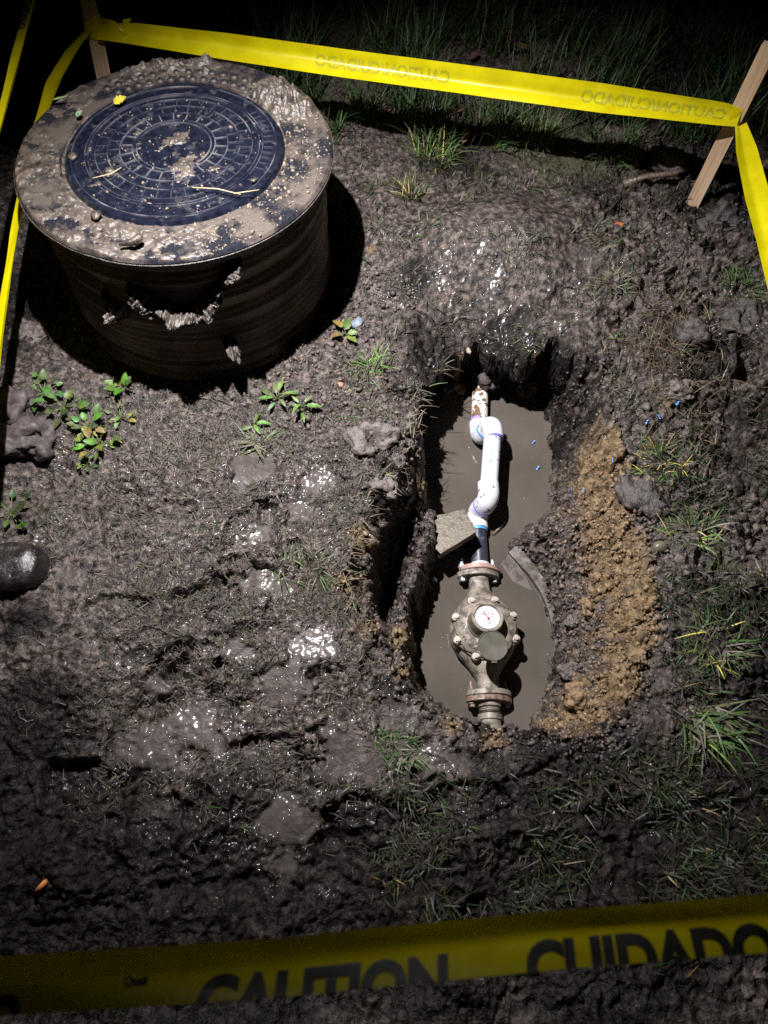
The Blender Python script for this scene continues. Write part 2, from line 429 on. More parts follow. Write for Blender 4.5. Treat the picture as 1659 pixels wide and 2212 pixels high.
# ------------------------------------------------------------------ the ground
WATER_Z = -0.30
def P2(lst, z): return [tuple(at(a, b, z)[:2]) for a, b in lst]
RIM = P2([(868, 930), (860, 985), (822, 1020), (795, 1075), (772, 1150), (742, 1210), (736, 1270), (790, 1335), (828, 1385),
          (845, 1430), (872, 1490), (915, 1530), (985, 1556), (1060, 1572), (1180, 1586), (1290, 1600), (1345, 1560), (1366, 1480), (1405, 1390),
          (1420, 1280), (1400, 1150), (1370, 1040), (1345, 960), (1325, 890)], 0.0) \
    + P2([(1280, 800), (1200, 745), (1120, 730), (1040, 722), (965, 724)], -0.08) + P2([(912, 772), (880, 850)], 0.0)
WAT = P2([(930, 850), (960, 832), (1010, 812), (1060, 832), (1110, 845), (1150, 822), (1182, 880), (1193, 960), (1197, 1050), (1188, 1108),
          (1135, 1150), (1100, 1185), (1150, 1232), (1188, 1320), (1200, 1400), (1188, 1480), (1150, 1568), (1120, 1600), (1040, 1600), (965, 1545),
          (905, 1490), (882, 1410), (878, 1320), (902, 1255), (938, 1190), (934, 1130), (912, 1060), (896, 1000), (886, 930), (898, 880)], WATER_Z)
CREV = P2([(880, 1080), (850, 1120), (812, 1180), (790, 1250), (800, 1310), (832, 1372), (850, 1330), (872, 1270), (895, 1190), (905, 1120)], -0.12)
RIDGE = [tuple(at(*p)[:2]) for p in [(925, 1090, -.16), (920, 1160, -.13), (895, 1230, -.13), (872, 1300, -.12), (858, 1370, -.08), (862, 1440, -.06), (880, 1500, -.04)]]
RIDGE_Z = [-.20, -.15, -.14, -.135, -.10, -.07, -.05]
PIT_C = (-0.505, 1.596); PIT_R = 0.378; PIT_H = 0.40

def axis(lo, hi, step, far):
    core = list(np.arange(lo, hi + step / 2, step))
    a = []; x = lo; s = step
    while x > -far: s *= 1.35; x -= s; a.append(x)
    b = []; x = hi; s = step
    while x < far: s *= 1.35; x += s; b.append(x)
    return np.array(a[::-1] + core + b)
STEP = 0.0034
ax_x = axis(-1.06, 1.16, STEP, 40); ax_y = axis(-0.16, 2.62, STEP, 40)
GX, GY = np.meshgrid(ax_x, ax_y)

def blob(x, y, px, py, rx, ry=None, z=0.0, p=2):
    c = at(px, py, z); ry = ry or rx
    return np.exp(-(((x - c.x) / rx) ** 2 + ((y - c.y) / ry) ** 2))

def build_ground():
    x, y = GX, GY
    near = np.exp(-((np.maximum(np.abs(x) - 1.2, 0)) ** 2 + np.maximum(np.abs(y - 1.2) - 1.5, 0) ** 2) / 4)
    wx = x + 0.03 * fbm(x, y, 5, 2, 80); wy = y + 0.03 * fbm(x, y, 5, 2, 90)
    base = 0.028 * fbm(x, y, 2.2, 3, 1) * near
    # mound of spoil behind the hole, slumping to its far lip
    c = at(1090, 560, 0)
    base += 0.105 * np.exp(-(((x - c.x) / 0.36) ** 2 + ((y - c.y - .06) / 0.17) ** 2))
    base += 0.03 * blob(x, y, 1480, 760, 0.2, 0.2)
    base -= 0.10 * np.exp(-(((x - .24) / 0.22) ** 2 + ((y - 1.42) / 0.13) ** 2))
    base += 0.025 * blob(x, y, 50, 900, 0.14, 0.10)
    base *= 1 - sstep(0.45, 0.30, np.hypot(x - PIT_C[0], y - PIT_C[1])) * 0.8
    # hole
    jx = 0.012 * fbm(x, y, 22, 3, 33); jy = 0.012 * fbm(x, y, 22, 3, 44)
    local = (x > -0.4) & (x < 0.9) & (y > 0.1) & (y < 1.9)
    dr = np.full(x.shape, 1.0); dw = np.full(x.shape, 1.0); dc = np.full(x.shape, 1.0); dd = np.full(x.shape, 1.0); tr = np.zeros(x.shape)
    lx, ly = (x + jx)[local], (y + jy)[local]
    dr[local] = poly_sd(lx, ly, RIM); dw[local] = poly_sd(x[local], y[local], WAT); dc[local] = poly_sd(lx, ly, CREV)
    q = line_d(lx, ly, RIDGE); dd[local] = q[0]; tr[local] = q[1]
    inside = dr < 0
    t = np.clip(dw, 0, None) / (np.clip(dw, 0, None) + np.clip(-dr, 0, None) + 1e-6)
    t = np.where(inside, t, 1.0)
    shape = t ** 0.85
    lip = 0.012 * np.exp(-np.clip(dr, 0, None) / 0.03)
    z = np.where(inside, WATER_Z + 0.004 + (base - WATER_Z) * shape, base - np.where(dr < 0.2, lip, 0))
    z = np.where(dw < 0, WATER_Z + 0.004 + np.maximum(dw * 1.6, -0.13), z)
    # crevice and ridge
    z = np.where((dc < 0.0), np.minimum(z, -0.02 - np.minimum(-dc * 14, 0.40)), z)
    rz = np.interp(tr, np.linspace(0, 1, len(RIDGE_Z)), RIDGE_Z)
    ridge = rz - np.maximum(dd - 0.014, 0) * 7.5
    z = np.where(dd < 0.09, np.maximum(z, ridge), z)
    slope_zone = np.where(inside & (dw > -0.02), 1.0, 0.0) * sstep(-0.02, 0.01, dw)
    around = np.exp(-np.clip(dr, 0, None) / 0.06) * (dw > -0.03)
    # px coordinates for zones
    pxx, pyy = to_px(x, y, np.maximum(z, -0.3))
    inview = (np.abs(x) < 1.3) & (y > -.4) & (y < 3)
    pxx = np.where(inview, pxx, -9999); pyy = np.where(inview, pyy, -9999)
    right = sstep(1150, 1400, pxx) * near
    # clods
    d1, d2, iv = worley(wx, wy, 30, 5); clod1 = np.clip(d2 - d1, 0, 0.45) / 0.45
    e1, e2, iw = worley(wx + 0.3, wy, 75, 6); clod2 = np.clip(e2 - e1, 0, 0.5) / 0.5
    f1, f2, iu = worley(wx, wy + .7, 12, 7); clod3 = np.clip(f2 - f1, 0, 0.5) / 0.5
    rough = np.clip(slope_zone + around * 0.8 * (1 - sstep(1000, 1300, pyy) * (pxx < 900) * 0.3), 0, 1)
    vert = np.clip(1 - np.abs(z) / 0.5, 0.2, 1)
    farlip = np.exp(-(((x - .27) / .3) ** 2 + ((y - 1.45) / .2) ** 2)) * (dr > -0.1)
    z = z + rough * (0.013 * (clod1 - 0.5) * (0.2 + 1.4 * iv) + 0.006 * (clod2 - 0.5) * (.4 + iw)) * (1 - 0.5 * farlip)
    z = z + rough * (0.008 * (0.5 - np.abs(fbm(wx, wy, 38, 4, 201, .6))) + 0.004 * fbm(x, y, 110, 2, 205))
    z = z + 0.012 * rough * fbm(x, y, 25, 3, 12)
    slick = np.clip(blob(x, y, 1090, 620, .26, .20) + blob(x, y, 1130, 480, .22, .16), 0, 1)
    # open ground: trampled mud
    opn = (1 - rough) * near * (dw > 0) * (1 - np.clip(-dr * 40, 0, 1))
    rough_full = opn; opn = opn * (1 - .78 * slick)
    tr_r = right * (pyy < 1500)
    tram = fbm(wx, wy, 11, 4, 21, 0.55)
    ridged = 1 - np.abs(fbm(wx, wy, 9, 3, 25, 0.5)) * 1.6
    left_zone = sstep(950, 700, pxx) * sstep(850, 1000, pyy)
    bot_zone = sstep(1560, 1800, pyy) * near
    amp = 0.55 + 0.5 * tr_r + 0.3 * bot_zone
    z = z + opn * amp * (0.012 * tram + 0.008 * np.clip(ridged, 0, 1))
    z = z + opn * tr_r * (0.022 * (clod3 - 0.5) * (0.4 + iu) + 0.010 * (clod1 - 0.5))
    z = z + opn * 0.0045 * (clod2 - .5) * (1 - 0.6 * farlip) + opn * 0.004 * fbm(x, y, 70, 3, 51)
    hq = fbm(x + .02 * fbm(x, y, 14, 2, 401), y + .02 * fbm(x, y, 14, 2, 402), 5.0, 3, 403, .5) * 3.2
    fl = np.floor(hq); fr_ = hq - fl
    terr = (fl + sstep(.72, .93, fr_) + .12 * fr_) / 3.2
    z = z + opn * 0.030 * (terr - .05) * (0.6 + 0.5 * tr_r + .3 * bot_zone)
    smear = fbm(x * .6 + y * .25, y * 1.5 - x * .3, 16, 3, 410, .5)
    z = z + opn * 0.006 * smear
    # sunk ledges like the edges of boot prints
    for (px, py, r, dep) in [(540, 1150, .07, .016), (470, 1300, .085, .02), (640, 1215, .05, .012), (350, 1120, .06, .012), (400, 1560, .10, .018), (700, 1480, .055, .016),
                             (250, 1330, .06, .012), (820, 1440, .05, .022), (560, 1650, .08, .018), (1620, 780, .06, .03), (1480, 690, .05, .022), (1560, 560, .06, .025), (1500, 500, .05, .02), (1230, 650, .05, .016), (1330, 480, .07, .02),
                             (1080, 430, .06, .015), (1200, 470, .06, .014), (180, 1700, .07, .02), (330, 1750, .07, .02), (1360, 1700, .06, .012), (800, 1800, .09, .02), (1000, 1750, .07, .015)]:
        c = at(px, py, 0)
        ang = rnd.uniform(0, PI); ca, sa = math.cos(ang), math.sin(ang)
        u = ((x - c.x) * ca + (y - c.y) * sa) / (r * 1.35); v = (-(x - c.x) * sa + (y - c.y) * ca) / (r * 0.8)
        k = np.hypot(u, v) + 0.22 * fbm(x, y, 18, 2, int(px))
        z = z - opn * dep * (sstep(1.0, 0.82, k)) + opn * dep * 0.5 * np.exp(-((k - 1.12) / 0.12) ** 2)
    for (px, py, ang_, dep, lg) in [(480, 1310, 75, .020, .29), (620, 1170, 110, .016, .28), (330, 1520, 60, .02, .29), (690, 1560, 95, .018, .28), (1520, 660, 130, .024, .28), (1350, 470, 60, .018, .28), (1560, 930, 80, .018, .28), (260, 1130, 100, .012, .28), (1180, 1700, 20, .016, .28), (950, 1780, 100, .018, .28)]:
        c = at(px, py, 0); ca, sa = math.cos(math.radians(ang_)), math.sin(math.radians(ang_))
        u = (x - c.x) * ca + (y - c.y) * sa + .008 * fbm(x, y, 14, 2, px); v = -(x - c.x) * sa + (y - c.y) * ca + .008 * fbm(x, y, 14, 2, px + 3)
        hw = .050 * (1 - .30 * np.exp(-((u + .02) / .05) ** 2)) * np.sqrt(np.clip(1 - (np.abs(u) / (lg / 2)) ** 3.2, 0, 1))
        k = np.abs(v) / (hw + 1e-4)
        inp = sstep(1.08, .86, k) * (np.abs(u) < lg / 2)
        bars = sstep(.15, .55, np.sin(u * 2 * PI / .030 + np.abs(v) * 40)) * sstep(.9, .7, k)
        z = z - opn * dep * inp * (1 - .42 * bars) + opn * dep * .55 * np.exp(-((k - 1.25) / .18) ** 2) * (np.abs(u) < lg / 2) * (.5 + fbm(x, y, 16, 2, px + 5))
    # puddles: flat films of thin mud
    pn = fbm(x, y, 6.5, 3, 61, .55)
    pmask = np.zeros(x.shape)
    for (px, py, r) in [(700, 1030, .055), (545, 1010, .085), (640, 1100, .05), (560, 1150, .055), (570, 1260, .06), (680, 1400, .065), (500, 1410, .05), (400, 1580, .11), (620, 1480, .06), (740, 1640, .09), (650, 1740, .08),
                        (330, 1480, .05), (860, 1560, .07), (160, 1250, .05), (950, 1640, .05), (1365, 1690, .06), (1380, 1560, .07), (1420, 1440, .05), (1060, 530, .10), (1150, 470, .09), (1250, 560, .05)]:
        pmask = np.maximum(pmask, blob(x, y, px, py, r * 1.1, r * .8))
    pud = sstep(0.40, 0.62, pmask * .9 + 0.40 * pn + 0.22 * fbm(x, y, 24, 3, 62, .6)) * opn
    low = 0.012 * fbm(x, y, 2.2, 2, 1) - 0.004
    smooth_z = base + low * 0.3 - 0.004
    z = z * (1 - pud * 0.85) + (smooth_z + 0.0012 * fbm(x, y, 40, 2, 99) + 0.005 * fbm(x, y, 9, 2, 98)) * pud * 0.85
    # pit sits in a worn hollow
    rr = np.hypot(x - PIT_C[0], y - PIT_C[1])
    z = z - 0.012 * sstep(.42, .36, rr)
    # soil kinds; dark also paints in torch falloff and the far bank's shade
    tan = np.zeros(x.shape); dark = np.zeros(x.shape); moss = np.zeros(x.shape)
    for (px, py, r, s, zz) in [(1300, 1010, .05, 1, -.12), (1285, 1080, .06, 1, -.15), (1300, 1160, .055, 1, -.17), (1325, 1230, .06, 1, -.15), (1345, 1300, .05, .9, -.12), (1345, 1370, .045, .7, -.12), (1335, 1440, .05, 1, -.1), (1310, 1500, .06, 1, -.12), (1250, 1550, .07, 1, -.15), (1200, 1560, .05, .9, -.2),
                           (780, 1170, .05, .9, -.05), (745, 1260, .07, 1, 0), (800, 1340, .05, .9, 0), (880, 1380, .06, 1, -.1), (870, 1450, .05, 1, -.05), (900, 1040, .05, .9, -.1), (985, 830, .05, 1, -.28), (1130, 845, .05, 1, -.28), (1070, 1600, .04, .9, 0), (980, 1560, .04, .8, 0),
                           (800, 560, .03, .8, 0), (610, 820, .05, .45, 0), (190, 820, .05, .55, 0), (400, 880, .08, .35, 0), (1440, 870, .05, .8, 0), (790, 830, .05, .5, 0), (1210, 1240, .04, .4, -.25), (1250, 1000, .05, .6, -.1)]:
        tan = np.maximum(tan, s * blob(x, y, px, py, r, r * .9, zz))
    TS = [tuple(at(*p)[:2]) for p in [(1295, 990, -.10), (1280, 1070, -.14), (1285, 1150, -.17), (1310, 1220, -.16), (1335, 1290, -.13), (1350, 1370, -.10), (1340, 1440, -.10), (1310, 1500, -.12), (1250, 1550, -.16), (1180, 1570, -.22)]]
    td, tt = line_d(x, y, TS); tw_ = np.interp(tt, [0, .3, .55, .7, .85, 1], [.035, .050, .050, .030, .042, .035])
    tan = np.maximum(tan * .75, (.95 + .35 * fbm(x, y, 12, 3, 640)) * np.exp(-(td / (tw_ * 1.15)) ** 2))
    tan = np.maximum(tan, .50 * np.exp(-(td / .13) ** 2) * (dw < .2) * inside)
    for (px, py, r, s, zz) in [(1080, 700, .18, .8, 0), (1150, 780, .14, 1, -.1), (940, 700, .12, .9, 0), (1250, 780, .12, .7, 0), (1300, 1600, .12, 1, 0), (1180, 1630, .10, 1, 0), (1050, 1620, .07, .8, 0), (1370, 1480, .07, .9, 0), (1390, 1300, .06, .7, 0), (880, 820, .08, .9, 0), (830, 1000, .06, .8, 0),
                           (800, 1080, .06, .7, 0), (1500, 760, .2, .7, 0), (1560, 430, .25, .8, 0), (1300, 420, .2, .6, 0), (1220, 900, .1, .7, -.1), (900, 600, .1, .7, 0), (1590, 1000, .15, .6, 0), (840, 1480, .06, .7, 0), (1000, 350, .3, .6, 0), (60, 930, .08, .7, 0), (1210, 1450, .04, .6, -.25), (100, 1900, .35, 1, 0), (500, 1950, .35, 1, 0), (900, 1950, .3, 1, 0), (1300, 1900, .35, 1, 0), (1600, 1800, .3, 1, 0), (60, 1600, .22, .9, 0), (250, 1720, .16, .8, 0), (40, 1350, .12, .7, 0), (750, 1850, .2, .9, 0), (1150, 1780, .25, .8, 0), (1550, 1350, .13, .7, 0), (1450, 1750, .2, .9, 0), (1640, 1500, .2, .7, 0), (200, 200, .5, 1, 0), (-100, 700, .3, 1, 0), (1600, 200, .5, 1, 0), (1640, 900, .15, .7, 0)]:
        dark = np.maximum(dark, s * blob(x, y, px, py, r, r * .9, zz))  # humus round the hole; bottom and outer blobs paint the beam's falloff
    for (px, py, r, s) in [(680, 1230, .08, .6), (640, 1300, .06, .5), (300, 1060, .1, .3), (60, 1100, .1, .5), (850, 1620, .05, .5), (1500, 1650, .12, .3), (1560, 1250, .12, .5), (1450, 620, .12, .4), (900, 400, .1, .6), (1200, 300, .3, .7), (700, 100, .5, .7), (1500, 1100, .08, .5)]:
        moss = np.maximum(moss, s * blob(x, y, px, py, r))
    moss = np.where(near > .97, moss, 0.6)
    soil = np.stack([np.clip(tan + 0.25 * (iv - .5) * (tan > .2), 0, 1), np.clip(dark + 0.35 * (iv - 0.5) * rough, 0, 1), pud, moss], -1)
    # far and left walls lean over the water
    sx, sy = x.copy(), y.copy()
    topness = sstep(-0.25, -0.13, z)
    far_w = np.exp(-((x - 0.27) / 0.26) ** 4) * sstep(1.18, 1.32, y) * np.exp(-np.clip(y - 1.40, 0, None) / 0.10)
    sy = sy - 0.13 * far_w * topness
    left_w = np.exp(-((y - 1.12) / 0.22) ** 4) * np.exp(-((x - 0.05) / 0.06) ** 2)
    sx = sx + 0.03 * left_w * topness
    # lumpy faces on the steep walls
    P3 = np.stack([sx, sy, z], -1); du = np.gradient(P3, axis=1); dv = np.gradient(P3, axis=0); nn = np.cross(du, dv); nn /= np.linalg.norm(nn, axis=-1, keepdims=True) + 1e-12
    steep = sstep(.85, .45, np.abs(nn[..., 2])) * local
    lump_ = .011 * fbm(sx + .4 * z, sy * .7 - z * 1.1, 24, 4, 501, .6) + .006 * (worley(sx * .8 + z * .6, sy * .6 - z, 40, 502)[0] - .4)
    sx = sx + nn[..., 0] * lump_ * steep; sy = sy + nn[..., 1] * lump_ * steep; z = z + nn[..., 2] * lump_ * steep * .5
    wetm = np.zeros(x.shape)
    for (px, py, r, s) in [(540, 1000, .07, 1), (610, 1060, .07, .9), (520, 1140, .06, 1), (620, 1155, .05, 1), (460, 1290, .08, .9), (560, 1250, .06, 1), (640, 1280, .04, .8), (420, 1430, .05, .7), (520, 1390, .05, .9), (690, 1410, .05, 1), (640, 1440, .04, .9), (400, 1590, .12, 1), (560, 1500, .06, .8), (590, 1600, .05, .9), (700, 1560, .09, .8), (720, 1700, .09, .9), (620, 1700, .07, .6), (860, 1500, .05, .8), (900, 1600, .05, .6), (320, 1640, .06, 1), (120, 985, .05, .9), (80, 1150, .05, .6), (330, 1200, .06, .5), (230, 1300, .08, .35), (140, 1680, .05, .6), (1040, 620, .05, .8), (1210, 610, .05, .9), (1150, 500, .10, .35), (1600, 640, .05, .8), (1330, 600, .05, .6), (1000, 1540, .05, .7), (1380, 1700, .06, .5), (1250, 1700, .25, .18), (1150, 800, .08, .3), (1530, 1600, .08, .5), (300, 1000, .12, .5), (560, 1180, .22, .55), (450, 1500, .22, .55), (700, 1600, .2, .5), (1080, 560, .25, .55), (1150, 470, .2, .5), (1560, 700, .2, .5), (700, 1020, .05, .8), (780, 1100, .05, .5), (1100, 700, .12, .45), (1500, 760, .12, .45), (1300, 880, .10, .35), (500, 1750, .14, .6), (950, 1720, .10, .5), (1450, 520, .14, .4)]:
        wetm = np.maximum(wetm, s * blob(x, y, px, py, r * 1.45, r * 1.15))
    wetm = sstep(.25, .6, wetm + .45 * fbm(x, y, 20, 3, 520, .6)) * (.4 + .6 * wetm)
    sx = sx + 0.004 * fbm(x, y, 60, 2, 71) * rough; sy = sy + 0.004 * fbm(x, y, 60, 2, 72) * rough
    return sx, sy, z, soil, pxx, pyy, rough, pud, dr, dw, wetm
VX, VY, VZ, SOIL, PX, PY, ROUGH, PUD, DR, DW, WET = build_ground()

def grid_mesh(name, X, Y, Z):
    ny, nx = X.shape
    me = bpy.data.meshes.new(name)
    co = np.stack([X, Y, Z], -1).reshape(-1, 3).astype(np.float32)
    me.vertices.add(nx * ny); me.vertices.foreach_set('co', co.ravel())
    i = np.arange(nx * ny).reshape(ny, nx)
    q = np.stack([i[:-1, :-1], i[:-1, 1:], i[1:, 1:], i[1:, :-1]], -1).reshape(-1, 4).astype(np.int32)
    me.loops.add(q.size); me.loops.foreach_set('vertex_index', q.ravel())
    me.polygons.add(len(q)); me.polygons.foreach_set('loop_start', np.arange(0, q.size, 4, dtype=np.int32))
    me.polygons.foreach_set('loop_total', np.full(len(q), 4, np.int32))
    me.polygons.foreach_set('use_smooth', np.ones(len(q), bool))
    me.update(calc_edges=True)
    return me
gm = grid_mesh('ground', VX, VY, VZ)
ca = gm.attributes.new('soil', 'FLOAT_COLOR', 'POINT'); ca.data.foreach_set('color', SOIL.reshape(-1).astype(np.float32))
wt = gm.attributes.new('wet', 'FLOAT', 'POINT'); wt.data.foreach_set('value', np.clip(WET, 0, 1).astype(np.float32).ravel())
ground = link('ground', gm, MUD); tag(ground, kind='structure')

def gz(x, y):
    i = min(max(int(np.searchsorted(ax_x, x)), 1), len(ax_x) - 1); j = min(max(int(np.searchsorted(ax_y, y)), 1), len(ax_y) - 1)
    return float(VZ[j, i])
def ground_at(px, py):
    """the ground point seen at (px, py)"""
    p = at(px, py, 0.0)
    for _ in range(6): p = at(px, py, gz(p.x, p.y))
    return p

# muddy water standing in the hole: a closed body of liquid
bm = B()
wp = [Vector((a, b)) for a, b in WAT]; cen = sum(wp, Vector((0, 0))) / len(wp)
wpoly = [cen + (p - cen) * 1.16 for p in wp]
prism(bm, [(p.x, p.y) for p in wpoly], WATER_Z - 0.16, WATER_Z)
tag(obj('water', bm, M_water), kind='structure')

_wd = np.random.default_rng(909); fl_p = []
for (px, py, r, k) in [(965, 1400, 14, 7), (978, 1440, 16, 6), (1000, 1500, 10, 4), (885, 1300, 25, 6), (1160, 990, 40, 8), (1000, 900, 50, 6), (1190, 1420, 10, 6), (960, 850, 20, 8), (1150, 860, 20, 8), (1090, 1300, 50, 6), (1120, 1130, 40, 8), (920, 1400, 30, 6)]:
    for _ in range(k): fl_p.append(at(px + _wd.normal(0, r), py + _wd.normal(0, r * 1.4), WATER_Z + .0004)[:])
FLECKS = np.array(fl_p)

# ------------------------------------------------------------------ soil crumbs, grass and roots (uncountable)
FLATI = np.arange(VX.size).reshape(VX.shape)
def pick(mask, count, seed):
    r = np.random.default_rng(seed); p = mask.ravel().astype(float)
    area = (np.gradient(ax_x)[None, :] * np.gradient(ax_y)[:, None]).ravel()
    p = p * area; p /= p.sum()
    idx = r.choice(p.size, count, p=p)
    return np.stack([VX.ravel()[idx], VY.ravel()[idx], VZ.ravel()[idx]], -1), idx
def from_np(name, V, Fc, C, mat, smooth=False):
    me = bpy.data.meshes.new(name)
    me.vertices.add(len(V)); me.vertices.foreach_set('co', V.astype(np.float32).ravel())
    k = Fc.shape[1]
    me.loops.add(Fc.size); me.loops.foreach_set('vertex_index', Fc.astype(np.int32).ravel())
    me.polygons.add(len(Fc)); me.polygons.foreach_set('loop_start', np.arange(0, Fc.size, k, dtype=np.int32)); me.polygons.foreach_set('loop_total', np.full(len(Fc), k, np.int32))
    if smooth: me.polygons.foreach_set('use_smooth', np.ones(len(Fc), bool))
    me.update(calc_edges=True)
    a = me.attributes.new('col', 'FLOAT_COLOR', 'POINT')
    a.data.foreach_set('color', np.concatenate([C, np.ones((len(C), 1))], 1).astype(np.float32).ravel())
    return link(name, me, mat)

_b = B(); bmesh.ops.create_icosphere(_b, subdivisions=2, radius=1)
_b.verts.ensure_lookup_table()
ICO2 = np.array([v.co[:] for v in _b.verts]); ICO2F = np.array([[v.index for v in f.verts] for f in _b.faces]); _b.free()
_b = B(); bmesh.ops.create_icosphere(_b, subdivisions=1, radius=1)
_b.verts.ensure_lookup_table()
ICO1 = np.array([v.co[:] for v in _b.verts]); ICO1F = np.array([[v.index for v in f.verts] for f in _b.faces]); _b.free()
def crumbs(name, pos, size, cols, seed, base=ICO1, basef=ICO1F, sink=0.3, mat=None, parent=None):
    r = np.random.default_rng(seed); n = len(pos); k = len(base)
    q = r.normal(size=(n, 4)); q /= np.linalg.norm(q, axis=1, keepdims=True)
    w_, x_, y_, z_ = q.T
    R = np.stack([1 - 2 * (y_ * y_ + z_ * z_), 2 * (x_ * y_ - z_ * w_), 2 * (x_ * z_ + y_ * w_),
                  2 * (x_ * y_ + z_ * w_), 1 - 2 * (x_ * x_ + z_ * z_), 2 * (y_ * z_ - x_ * w_),
                  2 * (x_ * z_ - y_ * w_), 2 * (y_ * z_ + x_ * w_), 1 - 2 * (x_ * x_ + y_ * y_)], -1).reshape(n, 3, 3)
    sc = r.uniform(0.45, 1.4, (n, 1, 3)) * size[:, None, None]
    loc = base[None] * (1 + r.uniform(-0.5, 0.45, (n, k, 1))) * sc
    V = np.einsum('nij,nkj->nki', R, loc) + pos[:, None, :] + np.array([0, 0, 1])[None, None] * (size * (0.6 - sink))[:, None, None]
    Fc = basef[None] + (np.arange(n) * k)[:, None, None]
    C = np.repeat(cols, k, 0)
    o = from_np(name, V.reshape(-1, 3), Fc.reshape(-1, 3), C, mat or M_clod)
    if parent: o.parent = parent
    return o
def flecks():
    r = np.random.default_rng(77); n = len(FLECKS)
    c = np.array([[.35, .33, .30], [.12, .1, .08], [.2, .16, .1]])[r.integers(0, 3, n)]
    o = crumbs('water_flecks', FLECKS, r.uniform(.0007, .0024, n), c, 78, sink=.6)
    return tag(o, 'tiny bubbles and flecks floating on the muddy water', 'flecks', kind='stuff')
flecks()
def soil_cols(idx, seed):
    r = np.random.default_rng(seed); s = SOIL.reshape(-1, 4)[idx]
    n = len(idx); t = np.clip(s[:, :1] * 1.3 + r.uniform(-.45, .2, (n, 1)), 0, 1); d = np.clip(s[:, 1:2] * 1.4 + r.uniform(-.3, .3, (n, 1)), 0, 1)
    c = np.array([[0.095, 0.077, 0.068]]) * (1 - d) + np.array([[0.042, 0.036, 0.036]]) * d
    c = c * (1 - t) + np.array([[0.185, 0.122, 0.065]]) * t
    return c * r.uniform(0.6, 1.4, (n, 1))
rg = np.random.default_rng(3)
pit_d = np.hypot(VX - PIT_C[0], VY - PIT_C[1])
slope_m = ((ROUGH > 0.4) & (DW > 0.004)).astype(float)
slope_m *= 0.35 + 0.9 * ((PX > 1180) & (PX < 1420) & (PY > 1080) & (PY < 1620)) + 0.6 * ((PX > 1000) & (PY > 1560) & (PX < 1400))
p_, i_ = pick(slope_m, 5200, 11)
s_ = rg.lognormal(math.log(0.0027), 0.5, len(p_)).clip(0.0014, 0.0075)
crumb_a = crumbs('soil_crumbs', p_, s_, soil_cols(i_, 1), 12, sink=.5)
tag(crumb_a, 'loose brown and tan soil crumbs on the hole slopes', 'soil crumbs', kind='stuff')
m2 = ((PX > 560) & (PX < 900) & (PY > 560) & (PY < 1000) & (pit_d > .37) & (DR > 0)).astype(float) + 0.5 * ((pit_d > .36) & (pit_d < .44) & (PY > 640)).astype(float) + 0.25 * ((PX > 1380) & (PY > 350) & (PY < 1200)) + 0.08 * ((PX > 300) & (PX < 900) & (PY > 900) & (PY < 1700) & (DR > 0))
p_, i_ = pick(m2 * (1 - PUD), 2600, 21)
s_ = rg.lognormal(math.log(0.0034), 0.5, len(p_)).clip(0.0018, 0.008)
crumb_b = crumbs('soil_crumbs', p_, s_, soil_cols(i_, 2), 22)
tag(crumb_b, 'scattered crumbs of mud on the trampled ground round the pit', 'soil crumbs', kind='stuff')

def blades(name, pos, length, width, lean, cols, seed, az=None, curl=0.5, segs=3, lift=0.0, mat=None, droop=0.0):
    """many curved blades, one mesh. pos (n,3), lean in radians from the vertical"""
    r = np.random.default_rng(seed + 7001); n = len(pos)
    az = r.uniform(0, 2 * PI, n) if az is None else az
    d = np.stack([np.cos(az), np.sin(az)], -1)
    side = np.stack([-d[:, 1], d[:, 0]], -1)
    V = np.zeros((n, (segs + 1) * 2, 3)); h = np.full(n, lift); o = np.zeros(n); a = lean.copy()
    tw = r.uniform(-0.5, 0.5, n)
    st = length / segs
    for k in range(segs + 1):
        f = k / segs
        wd = width * (1 - f ** 1.6) * 0.5 + 0.00025
        c = np.stack([pos[:, 0] + d[:, 0] * o, pos[:, 1] + d[:, 1] * o, pos[:, 2] + h], -1)
        sv = np.stack([side[:, 0], side[:, 1], tw], -1) * wd[:, None]
        V[:, 2 * k] = c - sv; V[:, 2 * k + 1] = c + sv
        o = o + np.sin(a) * st; h = h + np.cos(a) * st; a = a + curl * r.uniform(0.3, 1.2, n) / segs + droop / segs
    q = np.array([[2 * k, 2 * k + 1, 2 * k + 3, 2 * k + 2] for k in range(segs)])
    Fc = (q[None] + (np.arange(n) * (segs + 1) * 2)[:, None, None]).reshape(-1, 4)
    C = np.repeat(cols, (segs + 1) * 2, 0)
    return from_np(name, V.reshape(-1, 3), Fc, C, mat or M_grass, smooth=True)
def pal(n, cols, weights, seed, jit=0.3):
    r = np.random.default_rng(seed + 5003); c = np.array(cols)[r.choice(len(cols), n, p=np.array(weights) / sum(weights))]
    return c * r.uniform(1 - jit, 1 + jit, (n, 1))
MUDG = (0.040, 0.033, 0.027); MUDG2 = (0.078, 0.064, 0.055); OLIVE = (0.055, 0.062, 0.026); GREEN = (0.030, 0.066, 0.016); BRIGHT = (0.075, 0.14, 0.028); STRAW = (0.25, 0.19, 0.08); YELL = (0.30, 0.26, 0.04); DKG = (0.018, 0.04, 0.012)
okg = (pit_d > .375) & (DR > 0.004)
